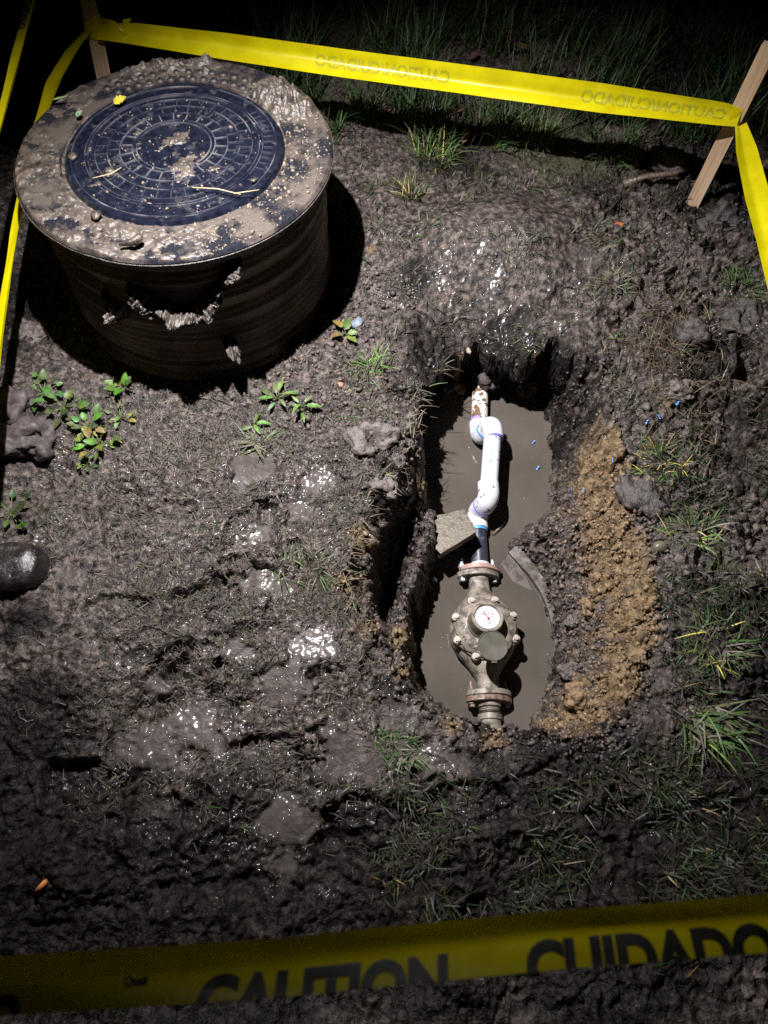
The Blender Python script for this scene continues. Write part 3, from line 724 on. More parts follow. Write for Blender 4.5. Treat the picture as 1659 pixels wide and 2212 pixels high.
# flattened muddy turf, left
jit = 90 * fbm(VX, VY, 4, 3, 170)
mk = okg * sstep(60, 330, PX + jit) * sstep(900, 780, PX + jit) * sstep(840, 900, PY + jit * .3) * sstep(1900, 1500, PY + jit)
mk = mk * (1 - PUD) * (0.25 + np.clip(fbm(VX, VY, 7, 3, 130) + .25, 0, 1))
p_, i_ = pick(mk, 13000, 31); n_ = len(p_); r_ = np.random.default_rng(3031)
tag(blades('trampled_grass', p_, r_.uniform(.010, .028, n_), r_.uniform(.0010, .0020, n_), r_.uniform(.85, 1.45, n_), pal(n_, [MUDG, MUDG2, OLIVE, GREEN], [8, 4.5, .9, .25], 31, .5), 31, curl=.5, segs=2, az=r_.normal(1.9, 1.1, n_)),
    'short trampled grass smeared with mud left of the hole', 'grass', kind='stuff')
# wet turf, right and front
mk = okg * np.maximum(sstep(1330, 1450, PX + jit) * sstep(850, 1000, PY + jit), sstep(780, 950, PX + jit) * sstep(1590, 1680, PY + jit * .5)) * sstep(2150, 1900, PY)
g_ = np.clip(fbm(VX, VY, 6, 3, 140) + .30, 0, 1) * (1 - PUD)
p_, i_ = pick(mk * g_, 11000, 41); n_ = len(p_); r_ = np.random.default_rng(3041)
tag(blades('wet_turf', p_, r_.uniform(.014, .045, n_), r_.uniform(.0014, .003, n_), r_.uniform(.5, 1.4, n_), pal(n_, [MUDG, OLIVE, GREEN, DKG, STRAW], [6, 2.4, .6, 3.5, .2], 41, .45) * .75, 41, curl=.7),
    'dark wet grass at the right and front of the hole', 'grass', kind='stuff')
# far grass beyond the tape
mk = okg & (VY > 2.12) & (VY < 3.3) & (VX > -0.7) & (VX < 1.5)
g_ = np.clip(fbm(VX, VY, 4.5, 3, 150) + .22, 0, 1) ** 1.4
p_, i_ = pick(mk * g_, 10000, 51); n_ = len(p_); r_ = np.random.default_rng(3051)
tag(blades('tall_grass', p_, r_.uniform(.06, .19, n_), r_.uniform(.003, .006, n_), r_.uniform(.05, .7, n_), pal(n_, [(0.03, 0.075, 0.016), OLIVE, DKG, MUDG], [4, 2, 3, 2], 51), 51, curl=.9, segs=4),
    'taller dark green grass beyond the far caution tape', 'grass', kind='stuff')
# sparse blades between hole and tape, and dead root fibres on the right bank
mk = okg & (PX > 720) & (PX < 1659) & (PY > 230) & (PY < 950) & (VY < 2.3)
g_ = np.clip(fbm(VX, VY, 9, 3, 160) - .05, 0, 1)
p_, i_ = pick(mk * g_ * (1 - PUD), 2600, 61); n_ = len(p_); r_ = np.random.default_rng(3061)
tag(blades('sparse_grass', p_, r_.uniform(.015, .05, n_), r_.uniform(.0015, .003, n_), r_.uniform(.6, 1.4, n_), pal(n_, [MUDG, OLIVE, GREEN, MUDG2], [4, 3, 1.6, 2], 61), 61, curl=.6),
    'sparse muddy blades of grass on the bank behind the hole', 'grass', kind='stuff')
mk = blob(VX, VY, 1450, 790, .09, .10) + .6 * blob(VX, VY, 1440, 700, .08) + .5 * blob(VX, VY, 1500, 930, .07)
p_, i_ = pick(mk * okg, 520, 71); n_ = len(p_); r_ = np.random.default_rng(3071)
tag(blades('root_fibres', p_, r_.uniform(.03, .09, n_), r_.uniform(.0008, .0018, n_), r_.uniform(.5, 1.5, n_), pal(n_, [(0.09, 0.063, 0.038), (0.17, 0.125, 0.07), (0.05, 0.034, 0.024)], [3, 1.2, 4], 71), 71, curl=1.2, segs=5),
    'torn tangle of brown root fibres on the right bank', 'roots', kind='stuff')
# torn roots hanging from the rim of the hole
mk = ((np.abs(DR) < 0.012) & (PX < 960) & (PY > 720) & (PY < 1350)) * 1.0
p_, i_ = pick(mk, 150, 75); n_ = len(p_); r_ = np.random.default_rng(3075)
tag(blades('rim_roots', p_, r_.uniform(.02, .06, n_), r_.uniform(.0008, .0016, n_), r_.uniform(.8, 1.5, n_), pal(n_, [(0.16, 0.12, 0.08), (0.09, 0.07, 0.05), (0.10, 0.14, 0.05)], [3, 3, 1], 75), 75, curl=1.0, segs=4, az=r_.normal(0.0, .9, n_)),
    'torn thin roots hanging over the left rim of the hole', 'roots', kind='stuff')

# ------------------------------------------------------------------ single tufts of grass
def tuft(px, py, n, h, rad, label, cols, weights, lean=(0.05, 0.8), width=(.0016, .0034), seed=0, curl=1.25, az0=None):
    c = ground_at(px, py); r = np.random.default_rng(seed)
    a = r.uniform(0, 2 * PI, n); q = rad * np.sqrt(r.uniform(0, 1, n))
    pos = np.stack([q * np.cos(a), q * np.sin(a) * .8, np.zeros(n)], -1)
    for k in range(n): pos[k, 2] = gz(c.x + pos[k, 0], c.y + pos[k, 1]) - c.z - .002
    az = a + r.normal(0, 1.1, n) if az0 is None else r.normal(az0, .7, n)
    o = blades('grass_tuft', pos, r.uniform(.45, 1, n) * h, r.uniform(*width, n), r.uniform(*lean, n), pal(n, list(cols) + [MUDG2, OLIVE], list(weights) + [.22 * sum(weights), .22 * sum(weights)], seed + 1, .45) * 1.55, seed + 2, az=az, curl=curl, segs=4)
    o.location = c
    return tag(o, label, 'grass tuft', 'tufts of grass round the hole')
tuft(1150, 310, 150, .13, .06, 'bright green grass tuft between the far tape and the mud bank', [GREEN, BRIGHT, OLIVE], [4, 3, 2], seed=101)
tuft(935, 345, 150, .11, .06, 'green and yellowish grass tuft nearest behind the round pit lid', [GREEN, BRIGHT, OLIVE, YELL], [4, 2, 3, .5], seed=102)
tuft(1325, 345, 160, .12, .07, 'dull green grass tuft behind the broken branch near the right stake', [GREEN, OLIVE, DKG], [4, 2, 2], seed=103)
tuft(890, 425, 60, .08, .035, 'thin pale grass tuft right of the pit lid', [OLIVE, BRIGHT, STRAW], [3, 2, 2], seed=104)
tuft(1425, 1000, 120, .055, .055, 'yellow green grass tuft on the right bank beside the tan soil', [BRIGHT, YELL, GREEN, STRAW], [4, 4, 2, 2], lean=(.3, 1.3), seed=105)
tuft(800, 795, 60, .07, .03, 'bright narrow grass tuft on the left rim of the hole', [BRIGHT, GREEN, MUDG2], [4, 3, 1], lean=(.4, 1.2), seed=106)
tuft(560, 955, 70, .075, .022, 'flattened star shaped grass tuft in the mud below the pit', [OLIVE, (0.06, 0.085, 0.05), MUDG2, GREEN], [4, 4, 2, 1], lean=(1.2, 1.5), width=(.003, .005), curl=.15, seed=107)
tuft(660, 1240, 160, .05, .06, 'olive patch of short grass left of the dark crevice', [GREEN, OLIVE, MUDG2], [4, 4, 2], lean=(.8, 1.4), seed=108)
tuft(1520, 1560, 120, .12, .05, 'long shiny grass tuft lying to the right below the tan bank', [GREEN, OLIVE, DKG, BRIGHT], [4, 3, 2, .6], lean=(.8, 1.35), az0=-.5, seed=109, width=(.003, .0055))
tuft(860, 1620, 130, .045, .05, 'small dark green grass patch just below the hole front edge', [GREEN, DKG, OLIVE], [4, 2, 1], lean=(.7, 1.4), seed=110)
tuft(1500, 1150, 110, .07, .06, 'green grass clump on the right bank above the dark turf', [GREEN, BRIGHT, OLIVE, STRAW], [4, 1.5, 3, 1], lean=(.5, 1.3), seed=111)
tuft(1550, 1390, 120, .08, .06, 'wet olive grass clump at the right edge of the bank', [GREEN, OLIVE, YELL], [4, 3, .8], lean=(.5, 1.3), seed=112)
tuft(1060, 250, 110, .12, .06, 'dark grass tuft just under the middle of the far tape', [GREEN, DKG, OLIVE], [3, 3, 2], seed=113)
tuft(1330, 610, 80, .05, .05, 'small grey green grass patch on the wet mound behind the hole', [OLIVE, (0.06, 0.09, 0.05), MUDG2], [3, 2, 2], lean=(.7, 1.4), seed=114)
tuft(1600, 620, 90, .07, .05, 'dark green grass patch near the right frame edge below the tape', [GREEN, DKG], [3, 2], lean=(.4, 1.2), seed=115)

# ------------------------------------------------------------------ the lifted meter pit with its lid
pit = empty('meter_pit', (PIT_C[0], PIT_C[1], 0.0), 'round muddy meter pit with a dark blue plastic cover standing beside the hole', 'meter pit')
pit.rotation_euler = (math.radians(-2.4), math.radians(0.5), 0)
bm = B()
prof = []
for k in range(61):
    z = -0.03 + (PIT_H - 0.012) * k / 60 + 0.0
    f = k / 60
    r = 0.350 + 0.006 * math.sin(f * 2 * PI * 6) ** 3 + (0.008 if f < .06 else 0)
    prof.append((r, z))
lathe(bm, prof, 96)
rough_up(bm, 0.004, 14, 2)
obj('pit_wall', bm, M_pit, pit, True)
# frame ring
Z0 = PIT_H - 0.03; Z1 = PIT_H
CR = 0.262
bm = B()
n = 128
rp = [(0.352, Z0), (0.372, Z0), (PIT_R, Z0 + .006), (PIT_R, Z1 - .006), (PIT_R - .006, Z1), (CR + .012, Z1 + .001), (CR + .006, Z1 + .001), (CR + .003, Z1 - .012), (0.2, Z1 - 0.013), (0.2, Z0)]
rings = [[(r * math.cos(2 * PI * k / n), r * math.sin(2 * PI * k / n), z) for k in range(n)] for r, z in rp]
loft(bm, rings + [rings[0]], True, False)
fr = obj('lid_frame', bm, dirty('frame_plastic', (0.008, 0.009, 0.013), (0.018, 0.018, 0.024), (0.062, 0.049, 0.04), scale=10, thr=(0.45, 0.56), rough=(0.2, 0.55), bmp=0.5, detail=9), pit); autosmooth(fr)
# studs moulded on the frame
bm = B(); bmesh.ops.create_icosphere(bm, subdivisions=2, radius=0.011)
for v in bm.verts: v.co.z *= 0.8
stud = None
def upv(deg): return math.cos(math.radians(deg)), math.sin(math.radians(deg))
smesh = bpy.data.meshes.new('stud'); bm.to_mesh(smesh); bm.free(); smesh.materials.append(fr.data.materials[0])
smesh.polygons.foreach_set('use_smooth', [True] * len(smesh.polygons))
for ring_r in (0.285, 0.315):
    for k in range(17):
        dg = 38 + k * 5.6 + (2.8 if ring_r > .3 else 0)
        cx, sx = upv(dg)
        o = link('stud', smesh, None, pit); o.location = (cx * ring_r, sx * ring_r, Z1 + .001)
# cover
bm = B()
cp = [(0.0006, 0.012), (0.05, 0.0118), (0.10, 0.011), (0.15, 0.0098), (0.20, 0.0078), (0.212, 0.0072), (0.245, 0.006), (0.256, 0.004), (CR, -0.004), (CR, -0.011), (0.0006, -0.011)]
lathe(bm, [(r, Z1 + z) for r, z in cp], 128)
cover = obj('cover', bm, M_cover, pit); autosmooth(cover, 30)
def cz(r): return Z1 + float(np.interp(r, [c[0] for c in cp[:9]], [c[1] for c in cp[:9]]))
def ring_rib(r, w_, h):
    bm = B(); n = 128
    pr_ = [(r - w_, -.002), (r - w_ * .6, h), (r + w_ * .6, h), (r + w_, -.002)]
    rings = [[(q * math.cos(2 * PI * k / n), q * math.sin(2 * PI * k / n), cz(r) + z) for k in range(n)] for q, z in pr_]
    loft(bm, rings + [rings[0]], True, False)
    autosmooth(obj('ring_rib', bm, M_rib, cover), 40)
RR = [0.088, 0.098, 0.128, 0.157, 0.186, 0.203, 0.211, 0.243]
for r in RR: ring_rib(r, 0.0022 if r not in (0.203, 0.211) else .0016, 0.0024)
def radial(r0, r1):
    bm = B(); w_ = 0.0021; h = .0024
    loft(bm, [[(r, -w_, cz(r) - .002), (r, -w_ * .6, cz(r) + h), (r, w_ * .6, cz(r) + h), (r, w_, cz(r) - .002)] for r in (r0, r1)])
    me = bpy.data.meshes.new('radial_rib'); bm.to_mesh(me); bm.free(); me.materials.append(M_rib); return me
for j, (r0, r1, cnt) in enumerate([(0.098, 0.128, 22), (0.128, 0.157, 28), (0.157, 0.186, 34)]):
    me = radial(r0, r1)
    for k in range(cnt):
        o = link('radial_rib', me, None, cover); o.rotation_euler = (0, 0, 2 * PI * (k + .5 * j) / cnt)
me = radial(0.214, 0.241)
for k in range(12):
    o = link('tally_rib', me, None, cover); o.rotation_euler = (0, 0, math.radians(-20 + k * 5.2))
# pick hole
bm = B(); lathe(bm, [(0.009, 0), (0.009, 0.0015), (0.0065, 0.0015), (0.0065, 0.0002), (0.0005, 0.0001)], 20, cap=False)
o = obj('pick_hole', bm, simple('hole_black', (0.003, 0.003, 0.003), (0.005, 0.005, 0.005), 20, (0.7, .8), 0), cover); o.location = (0.035, -0.19, cz(0.19) + .001)

# letters
def text_mesh(body, size, shear=0.0, bold=0.0, extrude=0.0):
    cu = bpy.data.curves.new('t', 'FONT'); cu.body = body; cu.size = size; cu.shear = shear; cu.offset = bold
    cu.align_x = 'LEFT'; cu.extrude = extrude; cu.resolution_u = 4
    o = bpy.data.objects.new('t', cu); COL.objects.link(o)
    dg = bpy.context.evaluated_depsgraph_get(); dg.update()
    me = bpy.data.meshes.new_from_object(o.evaluated_get(dg))
    bpy.data.objects.remove(o); bpy.data.curves.remove(cu)
    me.materials.clear()
    return me
def letter(name, ch, size, mat, parent, loc, rotz, ext=.0008, bold=0.0, rx=0.0):
    me = text_mesh(ch, size, bold=bold, extrude=ext)
    v = np.array([p.co[:] for p in me.vertices]); c = (v.min(0) + v.max(0)) / 2
    for p in me.vertices: p.co = p.co - Vector((c[0], c[1], 0))
    o = link(name, me, mat, parent); o.location = loc; o.rotation_euler = (rx, 0, rotz); return o
for ch, dg in (('N', -30), ('P', -62)):
    c_, s_2 = upv(dg); letter('letter', ch, 0.024, M_rib, cover, (c_ * .228, s_2 * .228, cz(.228) + .001), math.radians(dg + 90), .001, .0006)

# mud lying on the frame and cover: a real layer that rises through the surface
n_r, n_t = 190, 620
rr_ = np.linspace(0.004, PIT_R + .002, n_r); tt_ = np.linspace(0, 2 * PI, n_t)
TR, TT = np.meshgrid(rr_, tt_); LX, LY = TR * np.cos(TT), TR * np.sin(TT)
surf = np.interp(TR, [0, .05, .1, .15, .2, .212, .245, .256, .262, .27, .275, PIT_R - .006, PIT_R], [.012, .0118, .011, .0098, .0078, .0072, .006, .004, -.004, -.002, .001, 0, -.006]) + Z1
n1 = fbm(LX, LY, 16, 5, 301, .6); n2 = fbm(LX, LY, 6, 3, 311); n3 = fbm(LX, LY, 55, 3, 321)
onframe = sstep(.262, .276, TR)
ang = np.degrees(np.arctan2(LY, LX))
def angw(c, wd): return np.exp(-(((ang - c + 180) % 360 - 180) / wd) ** 2)
th_frame = -.0022 + .0030 * angw(205, 50) + .0028 * angw(258, 35) + .002 * angw(150, 40) - .006 * angw(82, 32) - .0042 * angw(-5, 26) - .0032 * angw(-45, 26) + .008 * angw(38, 11)
th_cover = -.0075 + .0082 * np.exp(-(((LX + .01) / .085) ** 2 + ((LY + .03) / .075) ** 2)) + .0055 * np.exp(-(((LX - .075) / .07) ** 2 + ((LY + .095) / .045) ** 2)) + .004 * np.exp(-(((LX - .02) / .035) ** 2 + ((LY - .035) / .03) ** 2)) + .004 * np.exp(-(((LX + .13) / .06) ** 2 + ((LY + .12) / .06) ** 2))
thick = np.where(TR > .262, th_frame, th_cover) + n1 * (.0062 * onframe + .0055 * (1 - onframe)) + n2 * .002 * onframe + n3 * .0022 + .0012 * fbm(LX, LY, 120, 2, 331)
thick = thick * (1 - .75 * sstep(PIT_R - .012, PIT_R, TR)) - .004 * sstep(PIT_R - .004, PIT_R, TR)
thick = np.where(TR > .262, thick, np.where(TR > .250, thick - .006, thick))
thick = np.clip(thick, -.004, .02)
# heaps at the back
for (dg, r0, rx, ry, h) in [(98, .345, .06, .032, .024), (84, .35, .035, .025, .014), (42, .315, .05, .04, .022), (30, .33, .05, .035, .017), (50, .34, .04, .03, .013), (113, .35, .05, .025, .013)]:
    c_, s_2 = upv(dg); thick = thick + np.maximum(h * np.exp(-(((LX - c_ * r0) / rx) ** 2 + ((LY - s_2 * r0) / ry) ** 2)) * (1 + .5 * n1 + .35 * n3), 0) * (TR < PIT_R + .001) * sstep(PIT_R + .002, PIT_R - .012, TR)
me = grid_mesh('mud_layer', LX, LY, surf + thick)
mo = link('mud_layer', me, M_lidmud, pit); tag(mo, kind='stuff')
# clumps caught on the wall's corrugations and hanging roots
def wall_pts(n, a0, a1, z0, z1, dr=0.0, seed=0, band=None):
    r = np.random.default_rng(seed); a = np.radians(r.uniform(a0, a1, n)); z = r.uniform(z0, z1, n)
    if band is not None: z = np.interp(np.degrees(a), band[0], band[1]) + r.normal(0, band[2], n)
    R_ = .356 + dr + r.uniform(0, .018, n)
    return np.stack([np.cos(a) * R_, np.sin(a) * R_, z], -1)
lm = np.array([0.15, 0.12, 0.09])
def lump(pos, size, seed):
    r = np.random.default_rng(seed + 5); cols = lm[None] * r.uniform(.5, 1.25, (len(pos), 1)) * np.array([1, 1, 1])[None]
    o = crumbs('mud_clump', pos, size, cols, seed, ICO1, ICO1F, .6, M_clod, pit); tag(o, kind='stuff'); return o
# a torn ledge of mud caught on the corrugations
def ledge(a0, a1, zs, wz, dep, seed):
    na, nv = int((a1 - a0) * 5), 26
    A, Vv = np.meshgrid(np.radians(np.linspace(a0, a1, na)), np.linspace(-1, 1, nv))
    f = (np.degrees(A) - a0) / (a1 - a0); zc = np.interp(f, np.linspace(0, 1, len(zs)), zs)
    nz_ = fbm(A * .36, Vv * wz + zc, 45, 4, seed, .6); n_b = fbm(A * .36, Vv * wz, 14, 2, seed + 9)
    env = np.clip(1 - Vv ** 2, 0, 1) ** .6 * np.clip(np.sin(PI * f), 0, 1) ** .35
    R_ = .347 + dep * env * np.clip(.68 + .42 * n_b + .30 * nz_, 0, 1.1)
    o = link('mud_ledge', grid_mesh('mud_ledge', R_ * np.cos(A), R_ * np.sin(A), zc + Vv * wz + .012 * nz_), M_lidmud, pit); tag(o, kind='stuff')
ledge(256, 291, [.285, .245, .222, .215, .24, .275], .030, .080, 611)
ledge(285, 300, [.25, .29, .33, .35], .016, .070, 621)
ledge(243, 251, [.23, .21], .028, .080, 631)
ledge(286, 292, [.10, .085], .022, .085, 641)
r_ = np.random.default_rng(88); a = np.radians(r_.uniform(-75, 30, 500)); q = r_.uniform(.268, .372, 500)
lump(np.stack([q * np.cos(a), q * np.sin(a), np.full(500, PIT_H + .001)], -1), r_.lognormal(math.log(.0022), .45, 500).clip(.001, .006), 89)
a = np.radians(r_.uniform(0, 360, 420)); q = .26 * np.sqrt(r_.uniform(0, 1, 420))
lump(np.stack([q * np.cos(a), q * np.sin(a) - .03, np.array([cz(abs(v)) for v in q]) + .001], -1)[q < .22], r_.lognormal(math.log(.0016), .5, 420)[q < .22].clip(.0008, .005), 90)
LIDZ = PIT_H + .012

# litter on the lid, which leans a little
def onlid(px, py, z):
    p = at(px, py, z)
    for _ in range(4): p = at(px, py, z - (p.y - PIT_C[1]) * math.tan(math.radians(2.4)))
    return p
def leaf_mesh(length, width, fold=.25, curl=.2, n=8, teeth=0.0, col=(0.1, 0.2, 0.03), col2=None, seed=0):
    """a leaf lying along +x, with a midrib fold, as one small mesh with colour"""
    r = random.Random(seed); V = []; C = []; Fc = []
    for k in range(n + 1):
        f = k / n
        wv = width * .5 * (math.sin(PI * min(1, f ** .75)) ** .8 if 0 < f < 1 else 0.02) * (1 + teeth * (1 if k % 2 else -1))
        z = curl * length * (f * f - .3 * f)
        for s in (-1, 0, 1):
            V.append((length * f, s * wv, z + abs(s) * fold * wv + r.uniform(-.02, .02) * width))
            t = r.uniform(.8, 1.2); cc = col if (col2 is None or r.random() > .35) else col2
            C.append([c * t for c in cc])
    for k in range(n):
        for s in (0, 1):
            Fc.append((3 * k + s, 3 * k + s + 1, 3 * k + s + 4, 3 * k + s + 3))
    return np.array(V), np.array(Fc), np.array(C)
def leaf(name, loc, rot, parent=None, mat=None, **kw):
    V, Fc, C = leaf_mesh(**kw)
    o = from_np(name, V, Fc, C, mat or M_leaf, True); o.location = loc; o.rotation_euler = rot
    if parent: o.parent = parent
    return o
tag(leaf('fallen_leaf', onlid(245, 222, LIDZ + .006), (0.15, -.1, .35), length=.035, width=.026, col=(0.36, 0.31, 0.03), col2=(0.26, 0.20, 0.03), teeth=.12, seed=3), 'small yellow fallen leaf at the back left of the pit cover', 'leaf')
tag(leaf('green_leaf', onlid(112, 216, LIDZ + .008), (0.0, -.1, .05), length=.046, width=.009, col=(0.16, 0.22, 0.09), fold=.5, seed=4), 'pale green narrow leaf on the left of the muddy lid frame', 'leaf')
tag(leaf('green_leaf', onlid(165, 252, LIDZ + .006), (0.0, -.1, .9), length=.022, width=.016, col=(0.13, 0.2, 0.11), fold=.4, seed=5), 'tiny grey green leaf scrap left of the yellow leaf on the lid', 'leaf')
bm = B(); a = onlid(258, 527, PIT_H + .016); b = onlid(290, 522, PIT_H + .022); c = onlid(306, 508, PIT_H + .026)
tube(bm, [a, a.lerp(b, .5), b, b.lerp(c, .6), c], [.003, .0065, .008, .008, .005], 8); rough_up(bm, .003, 120, 5)
tag(obj('mud_curl', bm, M_lidmud, None, True), 'tan curl of mud at the front left of the lid frame', 'mud')
def stick(name, pts, rad, mat, label, cat='twig', group=None, n=8):
    bm = B(); tube(bm, pts, rad, n); rough_up(bm, max(rad) * .4 if hasattr(rad, '__len__') else rad * .4, 150, len(label))
    return tag(obj(name, bm, mat, None, True), label, cat, group)
M_straw = simple('straw', (0.36, 0.29, 0.15), (0.46, 0.38, 0.22), 80, (0.4, 0.6), .2)
stick('straw_stalk', [onlid(415, 405, LIDZ + .008), onlid(470, 408, LIDZ + .01), onlid(520, 420, LIDZ + .006)], [.0012, .0014, .001], M_straw, 'thin straw stalk across the right half of the cover', 'straw')
stick('straw_stalk', [onlid(505, 418, LIDZ + .008), onlid(560, 410, LIDZ + .006)], [.0012, .001], M_straw, 'short straw stalk crossing the cover edge at the right', 'straw')
stick('straw_stalk', [onlid(200, 385, LIDZ + .006), onlid(240, 375, LIDZ + .009), onlid(262, 362, LIDZ + .006)], [.001, .0012, .001], M_straw, 'thin straw stalk on the left half of the cover', 'straw')
pebm = simple('pale_grit', (0.2, 0.155, 0.10), (0.3, 0.24, 0.17), 90, (0.4, .6), .3)
for (px, py, r, lb) in [(157, 338, .011, 'pale mud lump near the left edge of the cover'), (237, 368, .012, 'tan mud lump left of the cover centre'), (548, 388, .008, 'small pale mud lump right of the cover centre'), (207, 465, .012, 'grey mud lump at the front left of the cover')]:
    bm = B(); icos(bm, (0, 0, 0), r, 2, (1, 1.1, .6), .15, Quaternion()); rough_up(bm, .004, 110, px)
    o = obj('mud_lump', bm, M_lidmud, None, True); o.location = onlid(px, py, LIDZ + .001); tag(o, lb, 'mud')

# ------------------------------------------------------------------ pipes
AX_Z = -0.275
PR, FR = 0.0245, 0.0292
x_lo = at(1034, 1180, AX_Z).x
pA = at(1040, 830, AX_Z); pB = at(1036, 930, AX_Z)
def V3(*a): return Vector(a)
pipe = empty('pvc_pipe_line', (x_lo, 1.05, WATER_Z), 'white plastic pipe with four elbows offset above the muddy water', 'pipe')
def pp(v): return Vector(v) - Vector(pipe.location)
y1 = at(1034, 946, AX_Z).y; y2 = at(1034, 1108, AX_Z).y
UP = V3(0.026, 0, 0.078)
def part_tube(name, pts, rad, mat, parent=pipe, n=28, inner=None):
    bm = B(); tube(bm, [pp(p) for p in pts], rad, n); return autosmooth(obj(name, bm, mat, parent), 30)
yend = at(1040, 815, AX_Z).y + .03
part_tube('inlet_pipe', [V3(at(1041, 850, AX_Z).x, yend, AX_Z + .01), V3(at(1037, 948, AX_Z).x, y1 + .03, AX_Z)], PR, M_pvc_dirty)
def arc(c, a, b, r, n=8):
    """quarter bend from direction a (out of the corner) to direction b, corner at c"""
    a = Vector(a).normalized(); b = Vector(b).normalized(); o = c + a * r + b * r
    return [o - b * r * math.cos(t) - a * r * math.sin(t) for t in [PI / 2 * k / n for k in range(n + 1)]]
def elbow(c, a, b, mat=M_pvc):
    """a, b: directions in which the two sockets open"""
    a = Vector(a).normalized(); b = Vector(b).normalized(); r = .026
    path = arc(c, a, b, r)
    e = obj_elbow = B()
    pts = [c + a * .052] + [path[0] + a * .001] + path + [path[-1] + b * .001] + [c + b * .052]
    rad = [FR] * len(pts)
    tube(e, [pp(p) for p in pts], rad, 28)
    return autosmooth(obj('elbow', e, mat, pipe), 30)
UPn = UP.normalized(); L = V3(0, -1, 0)
x_f = at(1037, 948, AX_Z).x; c1 = V3(x_f, y1, AX_Z); c2 = c1 + UP; c4 = V3(x_lo, y2, AX_Z); c3 = c4 + UP
elbow(c1, (0, 1, 0), UPn); elbow(c2, -UPn, (0, -1, 0)); elbow(c3, (0, 1, 0), -UPn); elbow(c4, UPn, (0, -1, 0))
part_tube('offset_pipe', [c2 + L * .03, c3 - L * .03], PR, M_pvc)
def band(name, p, d, r0, ln, mat):
    d = Vector(d).normalized(); part_tube(name, [p - d * ln / 2, p + d * ln / 2], r0, mat, pipe)
band('primer_band', c1 + V3(0, .056, 0), (0, 1, 0), PR + .0012, .016, M_primer_p)
band('primer_band', c1 + UPn * .043, UPn, FR + .0006, .006, M_cement)
band('primer_band', c2 + L * .053, L, PR + .0016, .006, M_primer)
band('cement_band', c3 - L * .053, L, PR + .0008, .004, M_cement)
band('primer_band', c4 + UPn * .045, UPn, FR + .0008, .005, M_primer)
band('cement_band', c4 + L * .0535, L, PR + .002, .011, M_cement)
# black pipe down to the meter
yf = at(1032, 1240, AX_Z).y
blk = part_tube('black_pipe', [c4 + L * .055, V3(x_lo, yf + .028, AX_Z)], PR - .001, M_black_pipe)
part_tube('sealant_ring', [V3(x_lo, yf + .029, AX_Z), V3(x_lo, yf + .018, AX_Z)], [PR + .001, PR + .003], M_pvc)

# ------------------------------------------------------------------ water meter
MY = (at(1032, 1240, AX_Z).y + at(1030, 1505, AX_Z).y) / 2
met = empty('water_meter', (x_lo - .002, MY, WATER_Z), 'mud stained bronze water meter with open lid over a white dial', 'water meter')
met.rotation_euler = (0, 0, math.radians(1.5))
MZ = AX_Z - WATER_Z
HL = .158
def mo_(name, bm, mat, parent=met, ang=35): return autosmooth(obj(name, bm, mat, parent), ang)
bm = B(); rings = []
for (y, rx, rz, zc) in [(HL, .027, .027, 0), (HL - .035, .027, .027, 0), (HL - .045, .029, .029, 0), (.088, .044, .036, .004), (.060, .070, .044, .006), (.02, .088, .05, .004), (-.02, .088, .05, .004), (-.055, .072, .046, .0), (-.085, .050, .040, 0), (-.105, .036, .036, 0), (-HL + .040, .029, .029, 0), (-HL, .028, .028, 0)]:
    rings.append([(rx * math.copysign(abs(math.cos(t)) ** .8, math.cos(t)), y, MZ + zc + rz * math.copysign(abs(math.sin(t)) ** .8, math.sin(t))) for t in [2 * PI * k / 28 for k in range(28)]])
loft(bm, rings); bmesh.ops.subdivide_edges(bm, edges=bm.edges, cuts=1, use_grid_fill=True); rough_up(bm, .0018, 60, 1)
mo_('body', bm, M_bronze)
# cover plate: an octagon with a lug under each bolt
CZ = MZ + .048; CYo = -.003
bm = B()
def oct_pts(R1, R2):
    out = []
    for k in range(8):
        a0 = math.radians(22.5 + 45 * k)
        out += [(R2 * math.cos(a0 - .19), R2 * math.sin(a0 - .19)), (R1 * math.cos(a0), R1 * math.sin(a0)), (R2 * math.cos(a0 + .19), R2 * math.sin(a0 + .19))]
    return out
prism(bm, oct_pts(.087, .081), CZ - .018, CZ - .002); bevel(bm, .002)
mo_('lower_plate', bm, M_bronze_dark).location = (0, CYo, 0)
bm = B(); n = 48
loft(bm, [[((r * (1 - .055 * (math.cos(8 * t + PI) * .5 + .5))) * math.cos(t), (r * (1 - .055 * (math.cos(8 * t + PI) * .5 + .5))) * math.sin(t), z) for t in [2 * PI * k / n for k in range(n)]] for r, z in [(.0795, CZ - .002), (.079, CZ + .004), (.076, CZ + .008), (.056, CZ + .016), (.046, CZ + .019), (.012, CZ + .020)]])
rough_up(bm, .001, 80, 4)
cov = mo_('cover_plate', bm, M_bronze); cov.location = (0, CYo, 0)
def hex_bolt(r, h):
    bm = B(); p = [(r * math.cos(PI / 3 * k), r * math.sin(PI / 3 * k)) for k in range(6)]
    prism(bm, p, 0, h); bevel(bm, r * .12, 1)
    lathe(bm, [(r * 1.35, -.002), (r * 1.35, .0012), (r * .9, .0013)], 16)
    return bm
bm = hex_bolt(.0068, .0070); bme = bpy.data.meshes.new('bolt'); bmesh.ops.recalc_face_normals(bm, faces=bm.faces); bm.to_mesh(bme); bm.free()
bm = B(); lathe(bm, [(.0115, -.022), (.0115, -.001), (.0105, 0), (.002, 0)], 20); lug = bpy.data.meshes.new('lug'); bmesh.ops.recalc_face_normals(bm, faces=bm.faces); bm.to_mesh(lug); bm.free()
